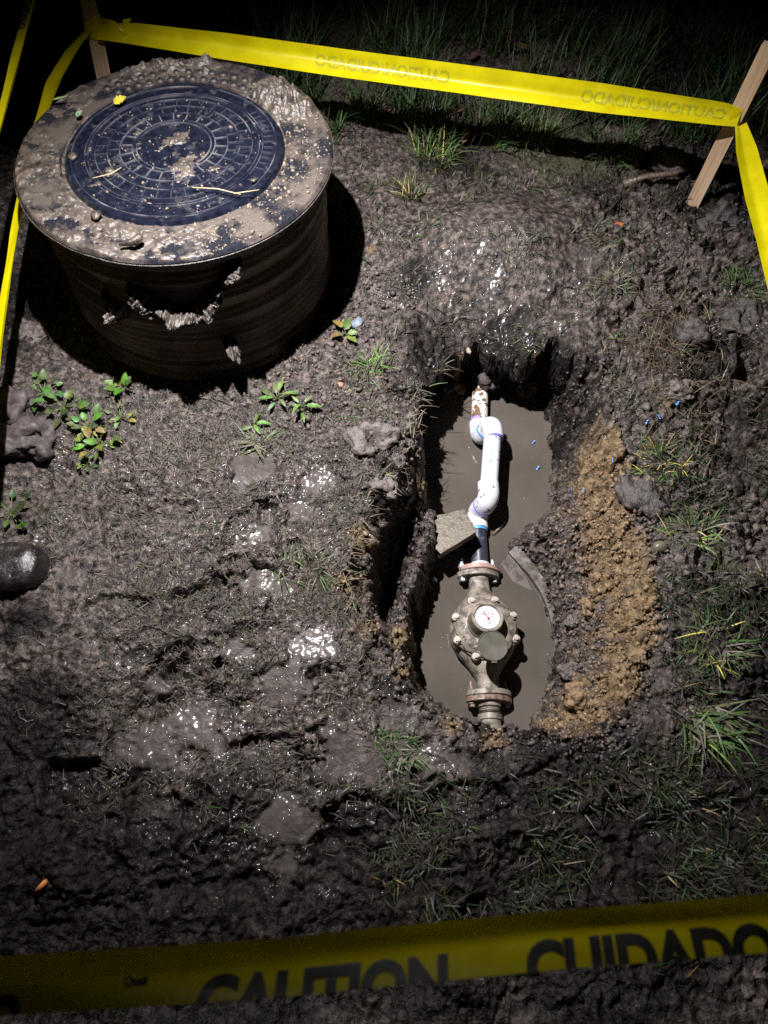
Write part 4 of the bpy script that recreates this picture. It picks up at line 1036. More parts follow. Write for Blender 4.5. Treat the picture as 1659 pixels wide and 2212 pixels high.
for k in range(8):
    a0 = math.radians(22.5 + 45 * k)
    o = link('bolt', bme, M_bolt, met); o.location = (.0795 * math.cos(a0), CYo + .0795 * math.sin(a0), CZ + .006); o.rotation_euler = (0, 0, rnd.uniform(0, 1))
    o = link('lug', lug, M_bronze, met); o.location = (.0795 * math.cos(a0), CYo + .0795 * math.sin(a0), CZ + .0045); autosmooth(o)
# register
RG = V3(-.004, .004, CZ + .018)
bm = B(); lathe(bm, [(.044, -.004), (.0435, .002), (.041, .004), (.0405, .036), (.0395, .040), (.0365, .041), (.0355, .0385), (.034, .0375)], 56, cap=False)
reg = mo_('register', bm, M_bronze_dark); reg.location = RG; reg.rotation_euler = (math.radians(-4), math.radians(4), 0)
bm = B(); lathe(bm, [(.0405, .0365), (.041, .041), (.039, .0440), (.0335, .0440), (.0305, .0400)], 56, cap=False); mo_('bezel', bm, M_bronze, reg)
bm = B(); lathe(bm, [(.0005, 0), (.0345, 0), (.0345, .0008), (.0005, .0010)], 56)
dial = mo_('dial', bm, M_dial, reg); dial.location = (0, 0, .0385)
def flat(name, poly, z, mat, loc=(0, 0, 0), rz=0):
    bm = B(); prism(bm, poly, z, z + .0004); o = obj(name, bm, mat, dial); o.location = loc; o.rotation_euler = (0, 0, rz); return o
DZ = .0010
for k in range(40):
    a = 2 * PI * k / 40; ln = .0038 if k % 4 == 0 else .002
    flat('tick', [(-.00022, 0), (.00022, 0), (.00022, ln), (-.00022, ln)], DZ, M_print, (math.sin(a) * .0278, math.cos(a) * .0278, 0), -a)
for k in range(10):
    a = 2 * PI * k / 10; letter('numeral', str(k), .0046, M_print, dial, (math.sin(a) * .0238, math.cos(a) * .0238, DZ + .0002), 0, .0001, .0001)
M_win = simple('counter_window', (.5, .53, .58), (.55, .58, .62), 60, (.3, .4), 0)
flat('counter_window', [(-.017, .0045), (.017, .0045), (.017, .0115), (-.017, .0115)], DZ - .0002, M_win)
flat('counter_line', [(-.017, .0113), (.017, .0113), (.017, .0121), (-.017, .0121)], DZ + .0001, M_print)
for k, ch in enumerate('006710'): letter('counter_digit', ch, .0075, M_print, dial, (-.0137 + k * .0055, .008, DZ + .0004), 0, .0001, .0002)
flat('print_line', [(-.0095, .0150), (.0075, .0150), (.0075, .0162), (-.0095, .0162)], DZ, M_print)
flat('print_line', [(-.0155, -.0085), (.0135, -.0085), (.0135, -.0070), (-.0155, -.0070)], DZ, M_print)
flat('print_block', [(.002, -.0175), (.006, -.0175), (.006, -.0135), (.002, -.0135)], DZ, M_print)
flat('red_mark', [(.0115 + .0022 * math.cos(t), -.0008 + .0024 * math.sin(t)) for t in [PI / 5 * k for k in range(10)]], DZ, simple('pale_red', (.55, .22, .28), (.6, .26, .32), 50, (.3, .4), 0))
bm = B(); prism(bm, [(-.0011, -.0035), (.0011, -.0035), (.0008, .012), (.00025, .0265), (-.00025, .0265), (-.0008, .012)], DZ + .0012, DZ + .0020)
lathe(bm, [(.0032, DZ), (.0032, DZ + .0026), (.0004, DZ + .003)], 18)
nd = obj('needle', bm, M_red, dial); nd.location = (.002, -.003, 0); nd.rotation_euler = (0, 0, math.radians(33))
# open lid of the register, hinged on the near side
bm = B(); lathe(bm, [(.0005, -.004), (.033, -.004), (.0368, -.0015), (.0375, .002), (.0362, .003), (.0352, .0008), (.030, -.0005), (.0005, -.0012)], 48)
lid = mo_('register_lid', bm, M_lens, reg); lid.location = (.004, -.0775, .046); lid.rotation_euler = (math.radians(8), math.radians(3), 0)
bm = B(); prism(bm, [(-.006, -.004), (.006, -.004), (.006, .004), (-.006, .004)], -.002, .003); bevel(bm, .0008, 1)
hg = obj('hinge', bm, M_bronze, reg); hg.location = (.003, -.0405, .0405)
bm = B(); prism(bm, [(-.007, -.003), (.007, -.003), (.005, .004), (-.005, .004)], -.002, .0015); hk = obj('lid_tab', bm, M_lens, lid); hk.location = (.001, -.0385, 0)
# raised letters cast into the cover
for k, ch in enumerate('NER'):
    a = math.radians(206 + k * 17)
    letter('cast_letter', ch, .016, M_bronze, met, (.060 * math.cos(a), CYo + .060 * math.sin(a), CZ + .0140), a + PI / 2, .0012, .0004)
for k, ch in enumerate(('D', 'C', 'O')):
    a = math.radians(104 - k * 14 - (6 if k else 0))
    letter('cast_letter', ch, .012, M_bronze, met, (.060 * math.cos(a), CYo + .060 * math.sin(a), CZ + .0150), a - PI / 2, .0012, .0004)
# oval flanges with their bolts
def oval(bm, hx, hz, y0, y1, tilt, n=40):
    ct, st = math.cos(tilt), math.sin(tilt); rings = []
    for y, k in ((y0, .955), (y0 + .0015, 1), (y1 - .0015, 1), (y1, .955)):
        ring = []
        for i in range(n):
            t = 2 * PI * i / n; c, s = math.cos(t), math.sin(t)
            wv = hx * math.copysign(abs(c) ** .9, c) * k; hv = (hz * (1 - .30 * abs(c) ** 1.5)) * s * k
            ring.append((wv * ct - hv * st, y, wv * st + hv * ct))
        rings.append(ring)
    loft(bm, rings)
def flange(parent, y0, y1, mat, tilt, hx=.0585, hz=.040, name='flange', off=(0, 0, 0)):
    bm = B(); oval(bm, hx, hz, y0, y1, tilt); rough_up(bm, .0008, 90, int(abs(y0) * 999)); o = mo_(name, bm, mat, parent); o.location = off; return o
T1 = math.radians(-10)
flange(met, HL - .006, HL + .010, M_bronze, T1, off=(0, 0, MZ))
flange(met, -HL - .008, -HL + .006, M_bronze, T1, off=(0, 0, MZ), hx=.059)
cf = flange(pipe, 0, .014, M_pink, T1, name='companion_flange'); cf.location = pp(V3(x_lo, MY + HL + .0115, AX_Z))
bm = hex_bolt(.0078, .0085); fb = bpy.data.meshes.new('flange_bolt'); bmesh.ops.recalc_face_normals(bm, faces=bm.faces); bm.to_mesh(fb); bm.free()
bm = B(); lathe(bm, [(.0048, 0), (.0048, .019), (.0035, .0205)], 12); st_ = bpy.data.meshes.new('bolt_end'); bmesh.ops.recalc_face_normals(bm, faces=bm.faces); bm.to_mesh(st_); bm.free()
for s in (-1, 1):
    bx, bz = s * .044 * math.cos(T1), s * .044 * math.sin(T1)
    for (y, rx, me, mt) in ((HL - .0065, 90, fb, M_zinc), (HL + .026, -90, fb, M_zinc), (HL + .030, -90, st_, M_zinc), (-HL + .0062, -90, fb, M_rust), (-HL + .010, -90, st_, M_rust), (-HL - .0255, 90, fb, M_rust)):
        o = bpy.data.objects.new('flange_bolt' if me is fb else 'bolt_end', me.copy()); COL.objects.link(o); o.data.materials.append(mt); o.parent = met
        o.location = (bx, y, MZ + bz); o.rotation_euler = (math.radians(rx), 0, 0)
# outlet pipe in front of the meter
out = empty('outlet_pipe', (x_lo - .002, MY - HL, WATER_Z), 'muddy bronze outlet pipe and flange disappearing under the front bank', 'pipe')
f2 = flange(out, -.0235, -.0095, M_rust, T1, name='companion_flange', off=(0.004, 0, MZ), hx=.0595)
bm = B(); tube(bm, [(.004, -.022, MZ), (.004, -.034, MZ), (.004, -.0345, MZ), (.004, -.046, MZ), (.004, -.0465, MZ), (.004, -.052, MZ)], [.030, .030, .026, .026, .024, .024], 28); mo_('threaded_nipple', bm, M_bronze, out)
for k in range(4):
    bm = B(); y = -.036 - k * .004; tube(bm, [(.004, y, MZ), (.004, y - .001, MZ), (.004, y - .002, MZ)], [.0262, .0278, .0262], 28, False); mo_('thread', bm, M_bronze_dark, out)
bm = B(); tube(bm, [(.004, -.052, MZ), (.004, -.053, MZ), (.004, -.066, MZ), (.004, -.067, MZ)], [.026, .0305, .0305, .028], 28); mo_('collar', bm, M_bronze, out)
bm = B(); tube(bm, [(.004, -.066, MZ), (.003, -.20, MZ - .01)], .027, 28); mo_('pipe_end', bm, M_bronze, out)

# ------------------------------------------------------------------ stones, twigs and scraps
def slab(name, pts, th, mat, label, cat='stone', seed=0, amp=.003):
    bm = B(); top = [Vector(p) for p in pts]; bot = [p - Vector((0, 0, th)) for p in top]
    loft(bm, [[tuple(p) for p in bot], [tuple(p) for p in top]])
    bmesh.ops.subdivide_edges(bm, edges=bm.edges, cuts=5, use_grid_fill=True)
    rough_up(bm, amp, 45, seed); rough_up(bm, amp * .5, 130, seed + 1)
    return tag(autosmooth(obj(name, bm, mat), 40), label, cat)
slab('flat_stone', [at(905, 1150, -.20), at(952, 1196, -.195), at(1030, 1148, -.185), at(1003, 1100, -.195), at(928, 1118, -.205)][::-1], .032, M_stone, 'flat angular stone jutting over the water left of the pipe', seed=3)
# curved slab edge standing along the right of the water
path = [at(1098, 1192, -.288), at(1118, 1214, -.285), at(1142, 1240, -.284), at(1166, 1275, -.284), at(1182, 1310, -.287), at(1192, 1350, -.291), at(1199, 1395, -.296)]
bm = B(); rings = []
for i, p in enumerate(path):
    d = (path[min(i + 1, len(path) - 1)] - path[max(i - 1, 0)]); d.z = 0; d.normalize(); nrm = Vector((-d.y, d.x, 0)) * (1 if -d.y > 0 else -1)
    wv = .030 * (1 - .55 * i / len(path))
    rings.append([p - Vector((0, 0, .09)), p, p + nrm * wv + Vector((0, 0, .012)), p + nrm * wv - Vector((0, 0, .09))])
loft(bm, rings); bmesh.ops.subdivide_edges(bm, edges=bm.edges, cuts=3, use_grid_fill=True); rough_up(bm, .003, 60, 2)
tag(autosmooth(obj('curved_slab', bm, M_slab), 40), 'curved wet slab edge along the right side of the water', 'slab')
slab('sunken_slab', [at(1082, 1218, -.297), at(1100, 1196, -.295), at(1128, 1232, -.297), at(1150, 1275, -.2995), at(1112, 1262, -.3005)], .02, M_slab, 'pale slab corner barely showing under the muddy water', 'slab', seed=6, amp=.001)
stick('floating_twig', [at(1064, 1156, -.298), at(1078, 1142, -.294), at(1091, 1127, -.292)], [.004, .005, .0035], M_twig, 'short brown twig floating right of the black pipe')
stick('broken_branch', [ground_at(1345, 405) + V3(0, 0, .012), ground_at(1390, 392) + V3(0, 0, .016), ground_at(1450, 384) + V3(0, 0, .014), ground_at(1490, 372) + V3(0, 0, .012)], [.013, .009, .008, .005], M_twig, 'broken brown branch on the mud left of the right stake')
stick('twig', [ground_at(855, 900) + V3(0, 0, .02), ground_at(905, 908) + V3(0, 0, .012)], [.0018, .001], M_straw, 'pale thin root end sticking over the left rim of the hole')
M_orange = simple('orange_wood', (0.5, 0.16, 0.04), (0.62, 0.24, 0.07), 60, (.4, .6), .2)
p0 = ground_at(82, 1928); p1 = ground_at(104, 1904)
stick('wood_chip', [p0 + V3(0, 0, .010), p1 + V3(0, 0, .012)], [.0055, .0055], M_orange, 'small orange stick lying in the dark at the lower left')
tag(leaf('fallen_leaf', ground_at(1325, 495) + V3(0, 0, .01), (.2, .1, .4), length=.03, width=.022, col=(0.32, 0.09, 0.03), seed=8), 'small rust red leaf scrap on the mud below the far grass', 'leaf')
bl = 'blue plastic shavings'
for (px, py, lg, rot, wz, lb) in [(1395, 915, .020, .2, 0, 'blue plastic shaving above the yellow green grass tuft'), (1421, 905, .016, 1.3, 0, 'blue plastic shaving just right of the one above the yellow tuft'), (1462, 874, .030, .15, 0, 'longest blue plastic shaving beside a tan lump on the right bank'),
                              (1321, 998, .010, .5, 0, 'blue plastic shaving at the top of the tan soil streak'), (1258, 1062, .012, .3, 0, 'blue plastic shaving on the bank right of the water, of a close pair'), (1233, 1060, .009, .9, 0, 'smaller blue plastic shaving nearer the water, of a close pair'),
                              (1161, 1012, .022, .1, 1, 'blue plastic shaving floating right of the white pipe'), (1152, 956, .016, -.2, 1, 'blue plastic shaving floating right of the upper elbow'), (1202, 1085, .009, .6, 0, 'tiny blue plastic shaving at the right water edge')]:
    p = at(px, py, WATER_Z + .002) if wz else ground_at(px, py) + V3(0, 0, .006)
    lg *= .75; bm = B(); n = 7; rings = []
    for k in range(n):
        f = k / (n - 1) - .5
        rings.append([(f * lg, s * .0022 + .004 * math.sin(f * 5), .003 * math.sin(f * 7 + s * .4) + .003 + t_) for s, t_ in ((-1, 0), (1, 0), (1, .0006), (-1, .0006))])
    loft(bm, rings); o = obj('plastic_shaving', bm, M_blue); o.location = p; o.rotation_euler = (0, 0, rot); tag(o, lb, 'plastic shaving', bl)
# stones
for (px, py, r, sq, mt, lb) in [(1012, 760, .008, (1.2, .8, .8), pebm, 'small tan pebble in the dark far bank above the pipe'), (1425, 1185, .02, (1, .8, .7), M_stone, 'rounded stone on the right bank above the green clump'), (768, 700, .018, (1.3, .8, .4), simple('slate', (.12, .15, .19), (.17, .2, .24), 60, (.35, .5), .2), 'flat blue grey stone at the shadow tip of the pit'),
                              (752, 850, .010, (1.2, .9, .8), pebm, 'tan pebble between the pit and the hole'), (735, 833, .008, (1, 1, .8), simple('brick_bit', (.42, .17, .09), (.5, .22, .12), 60, (.5, .7), .2), 'orange brick crumb between the pit and the hole'), (1160, 1003, .0, (1, 1, 1), None, '')]:
    if not r: continue
    bm = B(); icos(bm, (0, 0, 0), r, 3, sq, .03, Quaternion((0, 0, 1), rnd.uniform(0, 3))); rough_up(bm, r * .25, 1 / r * .9, px)
    o = obj('pebble', bm, mt, None, True); o.location = ground_at(px, py) + V3(0, 0, r * sq[2] * .5); tag(o, lb, 'stone')
# big clods
def clod(px, py, r, sq, lb, mat=None, z=0.0, seed=1, name='mud_clod'):
    bm = B(); icos(bm, (0, 0, 0), r, 4, sq, .0, Quaternion((0, 0, 1), seed)); rough_up(bm, r * .75, .9 / r, seed); rough_up(bm, r * .34, 2.6 / r, seed + 1); rough_up(bm, r * .16, 7 / r, seed + 2)
    me = bpy.data.meshes.new(name); bm.to_mesh(me); bm.free()
    o = link(name, me, mat or MUD, None, True); o.location = ground_at(px, py) + V3(0, 0, r * sq[2] * z)
    return tag(o, lb, 'clod', 'large clods of mud')
M_cl_dark = simple('dark_clod', (.03, .025, .024), (.085, .07, .066), 60, (.35, .65), .8, .006)
M_cl_mud = simple('grey_clod', (.065, .053, .049), (.15, .122, .108), 50, (.35, .65), .8, .006)
M_cl_tan = simple('tan_clod', (.10, .066, .034), (.27, .18, .095), 55, (.5, .75), .8, .006)
clod(800, 945, .050, (1, 1.15, .35), 'smooth grey clod on the left rim beside the upper pipe', M_cl_mud, seed=2)
clod(760, 1020, .022, (1, 1, .6), 'dark crumbly clod below the smooth grey clod', M_cl_dark, seed=3)
clod(835, 1050, .028, (1, 1.2, .7), 'crumbly clod perched on the left wall of the hole', M_cl_mud, seed=4)
clod(860, 1000, .020, (1, 1, .8), 'small dark clod at the left water edge', M_cl_dark, seed=5)
clod(1235, 1455, .026, (1, .9, .7), 'wet brown clod on the right slope near the water', M_cl_mud, seed=6)
clod(1190, 1435, .020, (1, .9, .7), 'dark wet clod touching the right water edge', M_cl_dark, seed=7)
clod(1270, 1310, .022, (1, 1, .7), 'tan clod in the middle of the right slope', M_cl_tan, seed=8)
clod(1235, 1345, .018, (1, 1.2, .7), 'brown clod above the wet clod on the right slope', M_cl_mud, seed=9)
clod(1250, 1500, .030, (1.2, .8, .6), 'tan crumbly clod low on the right slope', M_cl_tan, seed=10)
clod(1385, 1060, .055, (1.2, .9, .26), 'grey mud clod under the yellow green grass tuft', M_cl_dark, seed=11)
clod(1475, 845, .035, (1, 1, .5), 'rounded brown clod among the torn root fibres', M_cl_mud, seed=12)
clod(1490, 730, .045, (1, 1, .7), 'large dark clod above the root fibres', M_cl_dark, seed=13)
clod(1600, 690, .05, (1.2, .8, .6), 'glistening dark clod near the right frame edge', M_cl_dark, seed=14)
clod(1450, 350, .05, (1.2, .9, .7), 'dark lump behind the broken branch', M_cl_dark, seed=15)
clod(1560, 480, .05, (1.2, .9, .6), 'dark lump right of the stake foot', M_cl_dark, seed=16)
clod(60, 720, .05, (1.2, .9, .6), 'grey lump left of the pit foot', M_cl_mud, seed=19)
o = clod(1062, 820, .030, (1.1, 1, .9), 'dark soil lump slumped over the muddy end of the pipe', M_cl_dark, seed=20); o.location = at(1062, 818, -.235)
o = clod(985, 838, .030, (1.3, .9, .6), 'tan soil lump at the far water edge left of the pipe', M_cl_tan, seed=21); o.location = at(985, 832, -.295)
o = clod(1135, 842, .028, (1.5, .9, .6), 'tan soil lump at the far water edge right of the pipe', M_cl_tan, seed=22); o.location = at(1140, 838, -.295)
o = clod(970, 842, .016, (1.1, .9, .6), 'small dark soil lump at the far water edge', M_cl_dark, seed=23); o.location = at(965, 842, -.288)

# ------------------------------------------------------------------ broad leaved weeds
def weed(px, py, leaves, label, seed, cols=((0.07, 0.15, 0.02), (0.11, 0.20, 0.035)), size=(.022, .04), spread=.02, aspect=.62, tilt=(-.7, -.05), teeth=0.0):
    c = ground_at(px, py); t = empty('weed', c, label, 'weed', 'broad leaved weeds'); r = random.Random(seed)
    leaves = int(leaves * 1.5)
    for k in range(leaves):
        a = 2 * PI * k / leaves + r.uniform(-.5, .5); q = spread * r.random() ** .5
        ln = r.uniform(*size) * .85; cc = tuple(v_ * r.uniform(.45, 1.0) for v_ in cols[r.randrange(len(cols))])
        x, y = q * math.cos(a), q * math.sin(a)
        leaf('leaf', (x, y, gz(c.x + x, c.y + y) - c.z + r.uniform(.006, .022)), (r.uniform(-.4, .4), r.uniform(*tilt), a), t, length=ln, width=ln * aspect, col=cc, col2=tuple(v * .7 for v in cc), fold=.3, curl=-.25, teeth=teeth, seed=seed * 50 + k)
        bm = B(); tube(bm, [(0, 0, 0), (x * .6, y * .6, .008), (x, y, .012)], [.0012, .001, .0008], 6); obj('stem', bm, simple_stem, t, True)
    return t
simple_stem = simple('weed_stem', (.08, .13, .03), (.12, .17, .05), 60, (.4, .5), 0)
weed(95, 850, 9, 'broad leaved weed left of the pit foot', 1, spread=.045, cols=((0.05, 0.10, 0.03), (0.08, 0.14, 0.05)))
weed(140, 880, 8, 'dark green weed cluster below the pit foot, left of the upright leaves', 2, spread=.04, cols=((0.045, 0.10, 0.02), (0.07, 0.14, 0.03)))
weed(268, 845, 6, 'upright pointed weed against the front of the pit', 3, spread=.014, size=(.03, .045), aspect=.5, tilt=(-1.2, -.5), cols=((0.08, 0.18, 0.02), (0.12, 0.22, 0.04)))
weed(192, 925, 8, 'light green weed in the middle of the left weeds', 4, spread=.035, cols=((0.10, 0.18, 0.04), (0.16, 0.22, 0.05)))
weed(215, 960, 9, 'yellow green weed lowest of the left weeds', 5, spread=.04, cols=((0.11, 0.19, 0.03), (0.17, 0.22, 0.04), (0.07, 0.13, 0.03)))
weed(262, 905, 6, 'small weed below the upright pointed weed', 6, spread=.03, size=(.014, .026), cols=((0.10, 0.18, 0.05), (0.2, 0.22, 0.04)))
weed(25, 1110, 8, 'dark green weed at the left frame edge above the shiny boot', 7, spread=.05, cols=((0.03, 0.08, 0.015), (0.05, 0.11, 0.02)))
weed(190, 1005, 4, 'tiny green weed under the yellow green weed', 8, spread=.018, size=(.014, .022))
weed(745, 725, 4, 'pale green lobed weed at the tip of the pit shadow', 9, spread=.015, size=(.03, .045), teeth=.12, cols=((0.16, 0.22, 0.05), (0.11, 0.18, 0.04)))
weed(600, 862, 6, 'pale green long leaved weed right of the pit foot', 10, spread=.02, size=(.03, .05), aspect=.34, teeth=.15, tilt=(-.3, 0), cols=((0.15, 0.2, 0.06), (0.10, 0.17, 0.04)))
weed(650, 880, 4, 'second long leaved weed beside the pale one right of the pit', 11, spread=.02, size=(.03, .05), aspect=.32, teeth=.15, tilt=(-.3, 0), cols=((0.13, 0.2, 0.05), (0.10, 0.17, 0.04)))
weed(552, 925, 3, 'narrow leaved weed growing above the star shaped tuft', 12, spread=.008, size=(.03, .05), aspect=.3, tilt=(-.3, 0), cols=((0.11, 0.18, 0.03), (0.09, 0.15, 0.03)))
# dead leaves in the far grass
M_dead = vcol_mat('dead_leaf', rough=.5)
for k, (px, py) in enumerate([(965, 285), (985, 255), (1270, 130), (1285, 160), (1250, 170), (1000, 320), (1140, 115), (1400, 250), (1440, 300), (930, 110), (1300, 95), (1020, 130)]):
    tag(leaf('dead_leaf', ground_at(px, py) + V3(0, 0, .02), (rnd.uniform(-.5, .5), rnd.uniform(-.5, .2), rnd.uniform(0, 6)), mat=M_dead, length=rnd.uniform(.04, .07), width=rnd.uniform(.025, .045), col=(0.12, 0.065, 0.04), col2=(0.2, 0.12, 0.08), curl=.3, teeth=.15, seed=60 + k),
        'curled brown dead leaf lying in the dark grass round the far tape', 'leaf', 'dead leaves in the far grass')

# ------------------------------------------------------------------ boots at the left edge
def boot(px, py, rz, mat, label, ln=.30, wd=.11, h=.06, seed=0):
    c = ground_at(px, py) - V3(0, 0, .022); t = empty('boot', c, label, 'boot', None); t.rotation_euler = (0, 0, rz)
    bm = B(); rings = []
    for f, w_, hh in [(0, .25, .45), (.015, .55, .62), (.05, .80, .82), (.12, .97, .97), (.22, 1.04, 1.02), (.35, 1.0, 1.05), (.5, .9, 1.18), (.62, .84, 1.5), (.75, .82, 1.75), (.9, .8, 1.8), (1, .62, 1.7)]:
        x = -ln * f; ring = []
        for k in range(20):
            a = 2 * PI * k / 20; cx = math.cos(a); sz = math.sin(a)
            ring.append((x, wd * .5 * w_ * math.copysign(abs(cx) ** .7, cx), .018 + h * hh * .5 + h * hh * .5 * math.copysign(abs(sz) ** .75, sz)))
        rings.append(ring)
    loft(bm, rings); bmesh.ops.subdivide_edges(bm, edges=bm.edges, cuts=2, use_grid_fill=True, smooth=.6); rough_up(bm, .004, 30, seed)
    obj('foot', bm, mat, t, True)
    bm = B(); pts = []
    for k in range(30):
        a = 2 * PI * k / 30; cx, sx = math.cos(a), math.sin(a)
        x = -ln * .5 + ln * .505 * math.copysign(abs(cx) ** .75, cx); pts.append((x, wd * .51 * math.copysign(abs(sx) ** .7, sx) * (1 if x > -ln * .4 else .86)))
    prism(bm, pts, -.01, .022); bevel(bm, .004, 2); autosmooth(obj('sole', bm, mat, t))
    bm = B(); tube(bm, [(-ln * .80, 0, .09), (-ln * .82, 0, .2), (-ln * .82, 0, .32)], [.052, .055, .062], 24); obj('shaft', bm, mat, t, True)
    return t
boot(108, 1232, math.radians(2), M_boot, 'dark shiny wet rubber boot toe at the left edge', seed=1)
clod(45, 945, .085, (1.25, .75, .55), 'dark slumped heap of mud at the left edge below the weeds', M_boot_mud, seed=31, z=.1)
clod(20, 880, .05, (1.2, .9, .6), 'small dark mud lump above the slumped heap at the left edge', M_boot_mud, seed=32, z=.1)

# ------------------------------------------------------------------ stakes and caution tape
def stake(base, top, wd, th, label, rz, name='wooden_stake'):
    base = Vector(base); d = Vector(top) - base; t = empty(name, base, label, 'stake', 'wooden stakes holding the tape')
    bm = B(); L_ = d.length
    rings = []
    for f, k in ((-.14, .12), (0.0, 1.0), (.25, 1), (.5, 1), (.75, 1), (1, 1)):
        z = L_ * f; rings.append([(s * wd / 2 * k, u * th / 2 * k, z) for s, u in ((-1, -1), (1, -1), (1, 1), (-1, 1))])
    loft(bm, rings); bevel(bm, .0015, 1)
    o = obj('shaft', bm, M_wood, t); t.rotation_mode = 'QUATERNION'
    t.rotation_quaternion = Vector((0, 0, 1)).rotation_difference(d.normalized()) @ Quaternion((0, 0, 1), rz)
    return t
sR0 = ground_at(1497, 440); sR1 = at(1660, 100, .49) + V3(.02, 0, .06)
stake(sR0, at(1665, 98, .49), .040, .020, 'pale wooden stake at the right holding the far tape', -.6)
sLtop = at(188, -10, .38); sL = at(226, 175, .17); sL0 = sL + (sL - sLtop) * (.17 / .21)
stake(sL0, sL + (sLtop - sL) * 2.6, .042, .022, 'wooden stake behind the pit lid with tape knotted round it', .3)

def tape(name, path, width, label, wdir=None, crease=0.10, wav=.004, seed=0, fn=None, text=(), parent=None, nv=9, nu=90, wid=None, thru=False, fold=None):
    """path: points; wdir: direction across the tape (list or one); a strip with a crease"""
    pts = [Vector(p) for p in path]; cum = [0]
    for a, b in zip(pts[:-1], pts[1:]): cum.append(cum[-1] + (b - a).length)
    Ltot = cum[-1]; wds = wdir if isinstance(wdir, list) else [wdir] * len(pts)
    arr = np.array([p[:] for p in pts]); warr = np.array([Vector(q).normalized()[:] for q in wds]); wm = wid or [1] * len(pts)
    def S(u, v):      # u in metres, v in -.5 .. .5
        c = Vector([np.interp(u, cum, arr[:, k]) for k in range(3)]); wv = Vector([np.interp(u, cum, warr[:, k]) for k in range(3)]).normalized()
        i = min(max(int(np.searchsorted(cum, u)), 1), len(cum) - 1); d = (pts[i] - pts[i - 1]).normalized()
        wv = (wv - d * wv.dot(d)).normalized(); nrm = d.cross(wv)
        ww = width * np.interp(u, cum, wm)
        cr = crease * ww * (abs(v - .06 * math.sin(u * 3 + seed)) ** 1.0) * 2 * (1 if crease >= 0 else 1)
        rip = wav * (.6 * math.sin(u * 9 + seed * 2 + v * 3) + .4 * math.sin(u * 23 + seed + v * 9) * (.4 + abs(v))) + wav * .35 * math.sin(v * 12 + u * 4)
        return c + wv * (v * ww) + nrm * (cr + rip), nrm
    t = empty(name, pts[0], label, 'caution tape', 'yellow caution tape runs')
    org = pts[0]
    bm = B(); rings = []
    for i in range(nu + 1):
        u = Ltot * i / nu; rings.append([tuple(S(u, -.5 + j / nv)[0] - org) for j in range(nv + 1)])
    loft(bm, rings, False, False)
    strip = obj('strip', bm, M_tape, t, True)
    for (body, u0, v0, size, mirror, mat, bold, shear, side) in text:
        me = text_mesh(body, size, shear, bold)
        bm = bmesh.new(); bm.from_mesh(me); bpy.data.meshes.remove(me)
        for cut in (-.02, -.01, 0, .01, .02, .03, .04, .05):
            g = bm.verts[:] + bm.edges[:] + bm.faces[:]
            bmesh.ops.bisect_plane(bm, geom=g, plane_co=(0, cut, 0), plane_no=(0, 1, 0))
        lo = (-.5 * width + .0005) - v0
        bmesh.ops.bisect_plane(bm, geom=bm.verts[:] + bm.edges[:] + bm.faces[:], plane_co=(0, lo, 0), plane_no=(0, 1, 0), clear_inner=True)
        hi = (.5 * width - .0005) - v0
        bmesh.ops.bisect_plane(bm, geom=bm.verts[:] + bm.edges[:] + bm.faces[:], plane_co=(0, hi, 0), plane_no=(0, 1, 0), clear_outer=True)
        kill = [v for v in bm.verts if not (0 < (u0 - v.co.x if mirror else u0 + v.co.x) < Ltot)]
        bmesh.ops.delete(bm, geom=kill, context='VERTS')
        for v in bm.verts:
            uu = u0 - v.co.x if mirror else u0 + v.co.x
            p, nn = S(uu, (v0 + v.co.y) / width); v.co = p - org + nn * (.0009 * side)
        me = bpy.data.meshes.new('lettering'); bm.to_mesh(me); bm.free(); link('lettering', me, mat, strip)
    return t
view_w = lambda p: None
wF = V3(0, .66, .75)
# far tape, its print showing through from the back
fp = [at(212, 70, .30), at(300, 76, .295), at(500, 104, .288), at(750, 140, .285), at(1000, 173, .283), at(1300, 214, .288), at(1560, 248, .296), at(1597, 256, .297)]
def ulen(path, i):
    return sum((Vector(b) - Vector(a)).length for a, b in zip(path[:i], path[1:i + 1]))
uC = (Vector(fp[4]) - Vector(fp[3])).length
u_caut = ulen(fp, 3) + uC * .89; u_end = ulen(fp, 6) + .01
tape('caution_tape', fp, .070, 'bright yellow caution tape stretched across the far side between the two stakes', wF, crease=.27, wav=.0025, seed=1, wid=[.55, .8, .95, 1, 1, 1, .78, .6],
     text=[('CAUTION/CUIDADO', u_caut, -.013, .041, True, M_print_faint, .0011, 0, 1), ('CAUTION/CUIDADO', u_end, -.013, .041, True, M_print_faint, .0011, 0, 1)])
# left runs
lp = [at(200, 62, .30), at(165, 110, .295), at(125, 180, .285), at(85, 300, .27), at(38, 500, .265), at(15, 650, .27), at(-8, 820, .28), at(-60, 1100, .3)]
tape('caution_tape', lp, .070, 'yellow caution tape running from the left stake past the left of the pit', [V3(.8, 0, .35)] * 3 + [V3(.75, 0, .5)] * 5, crease=.2, wav=.002, seed=2, wid=[.45, .8, .95, .8, .6, .6, .65, .7])
l2 = [at(100, -90, .47), at(77, 0, .47), at(45, 120, .465), at(10, 255, .46), at(-30, 400, .46), at(-120, 700, .47)]
tape('caution_tape', l2, .066, 'yellow caution tape crossing the top left corner of the view', V3(.75, .1, .55), crease=.2, wav=.002, seed=3, wid=[.85, .85, .8, .8, .8, .8],
     text=[('CAUTION/CUIDADO', .06, -.030, .026, False, M_print_black, .001, 0, 1), ('CAUTION/CUIDADO', .06, -.030, .026, False, M_print_black, .001, 0, -1)])
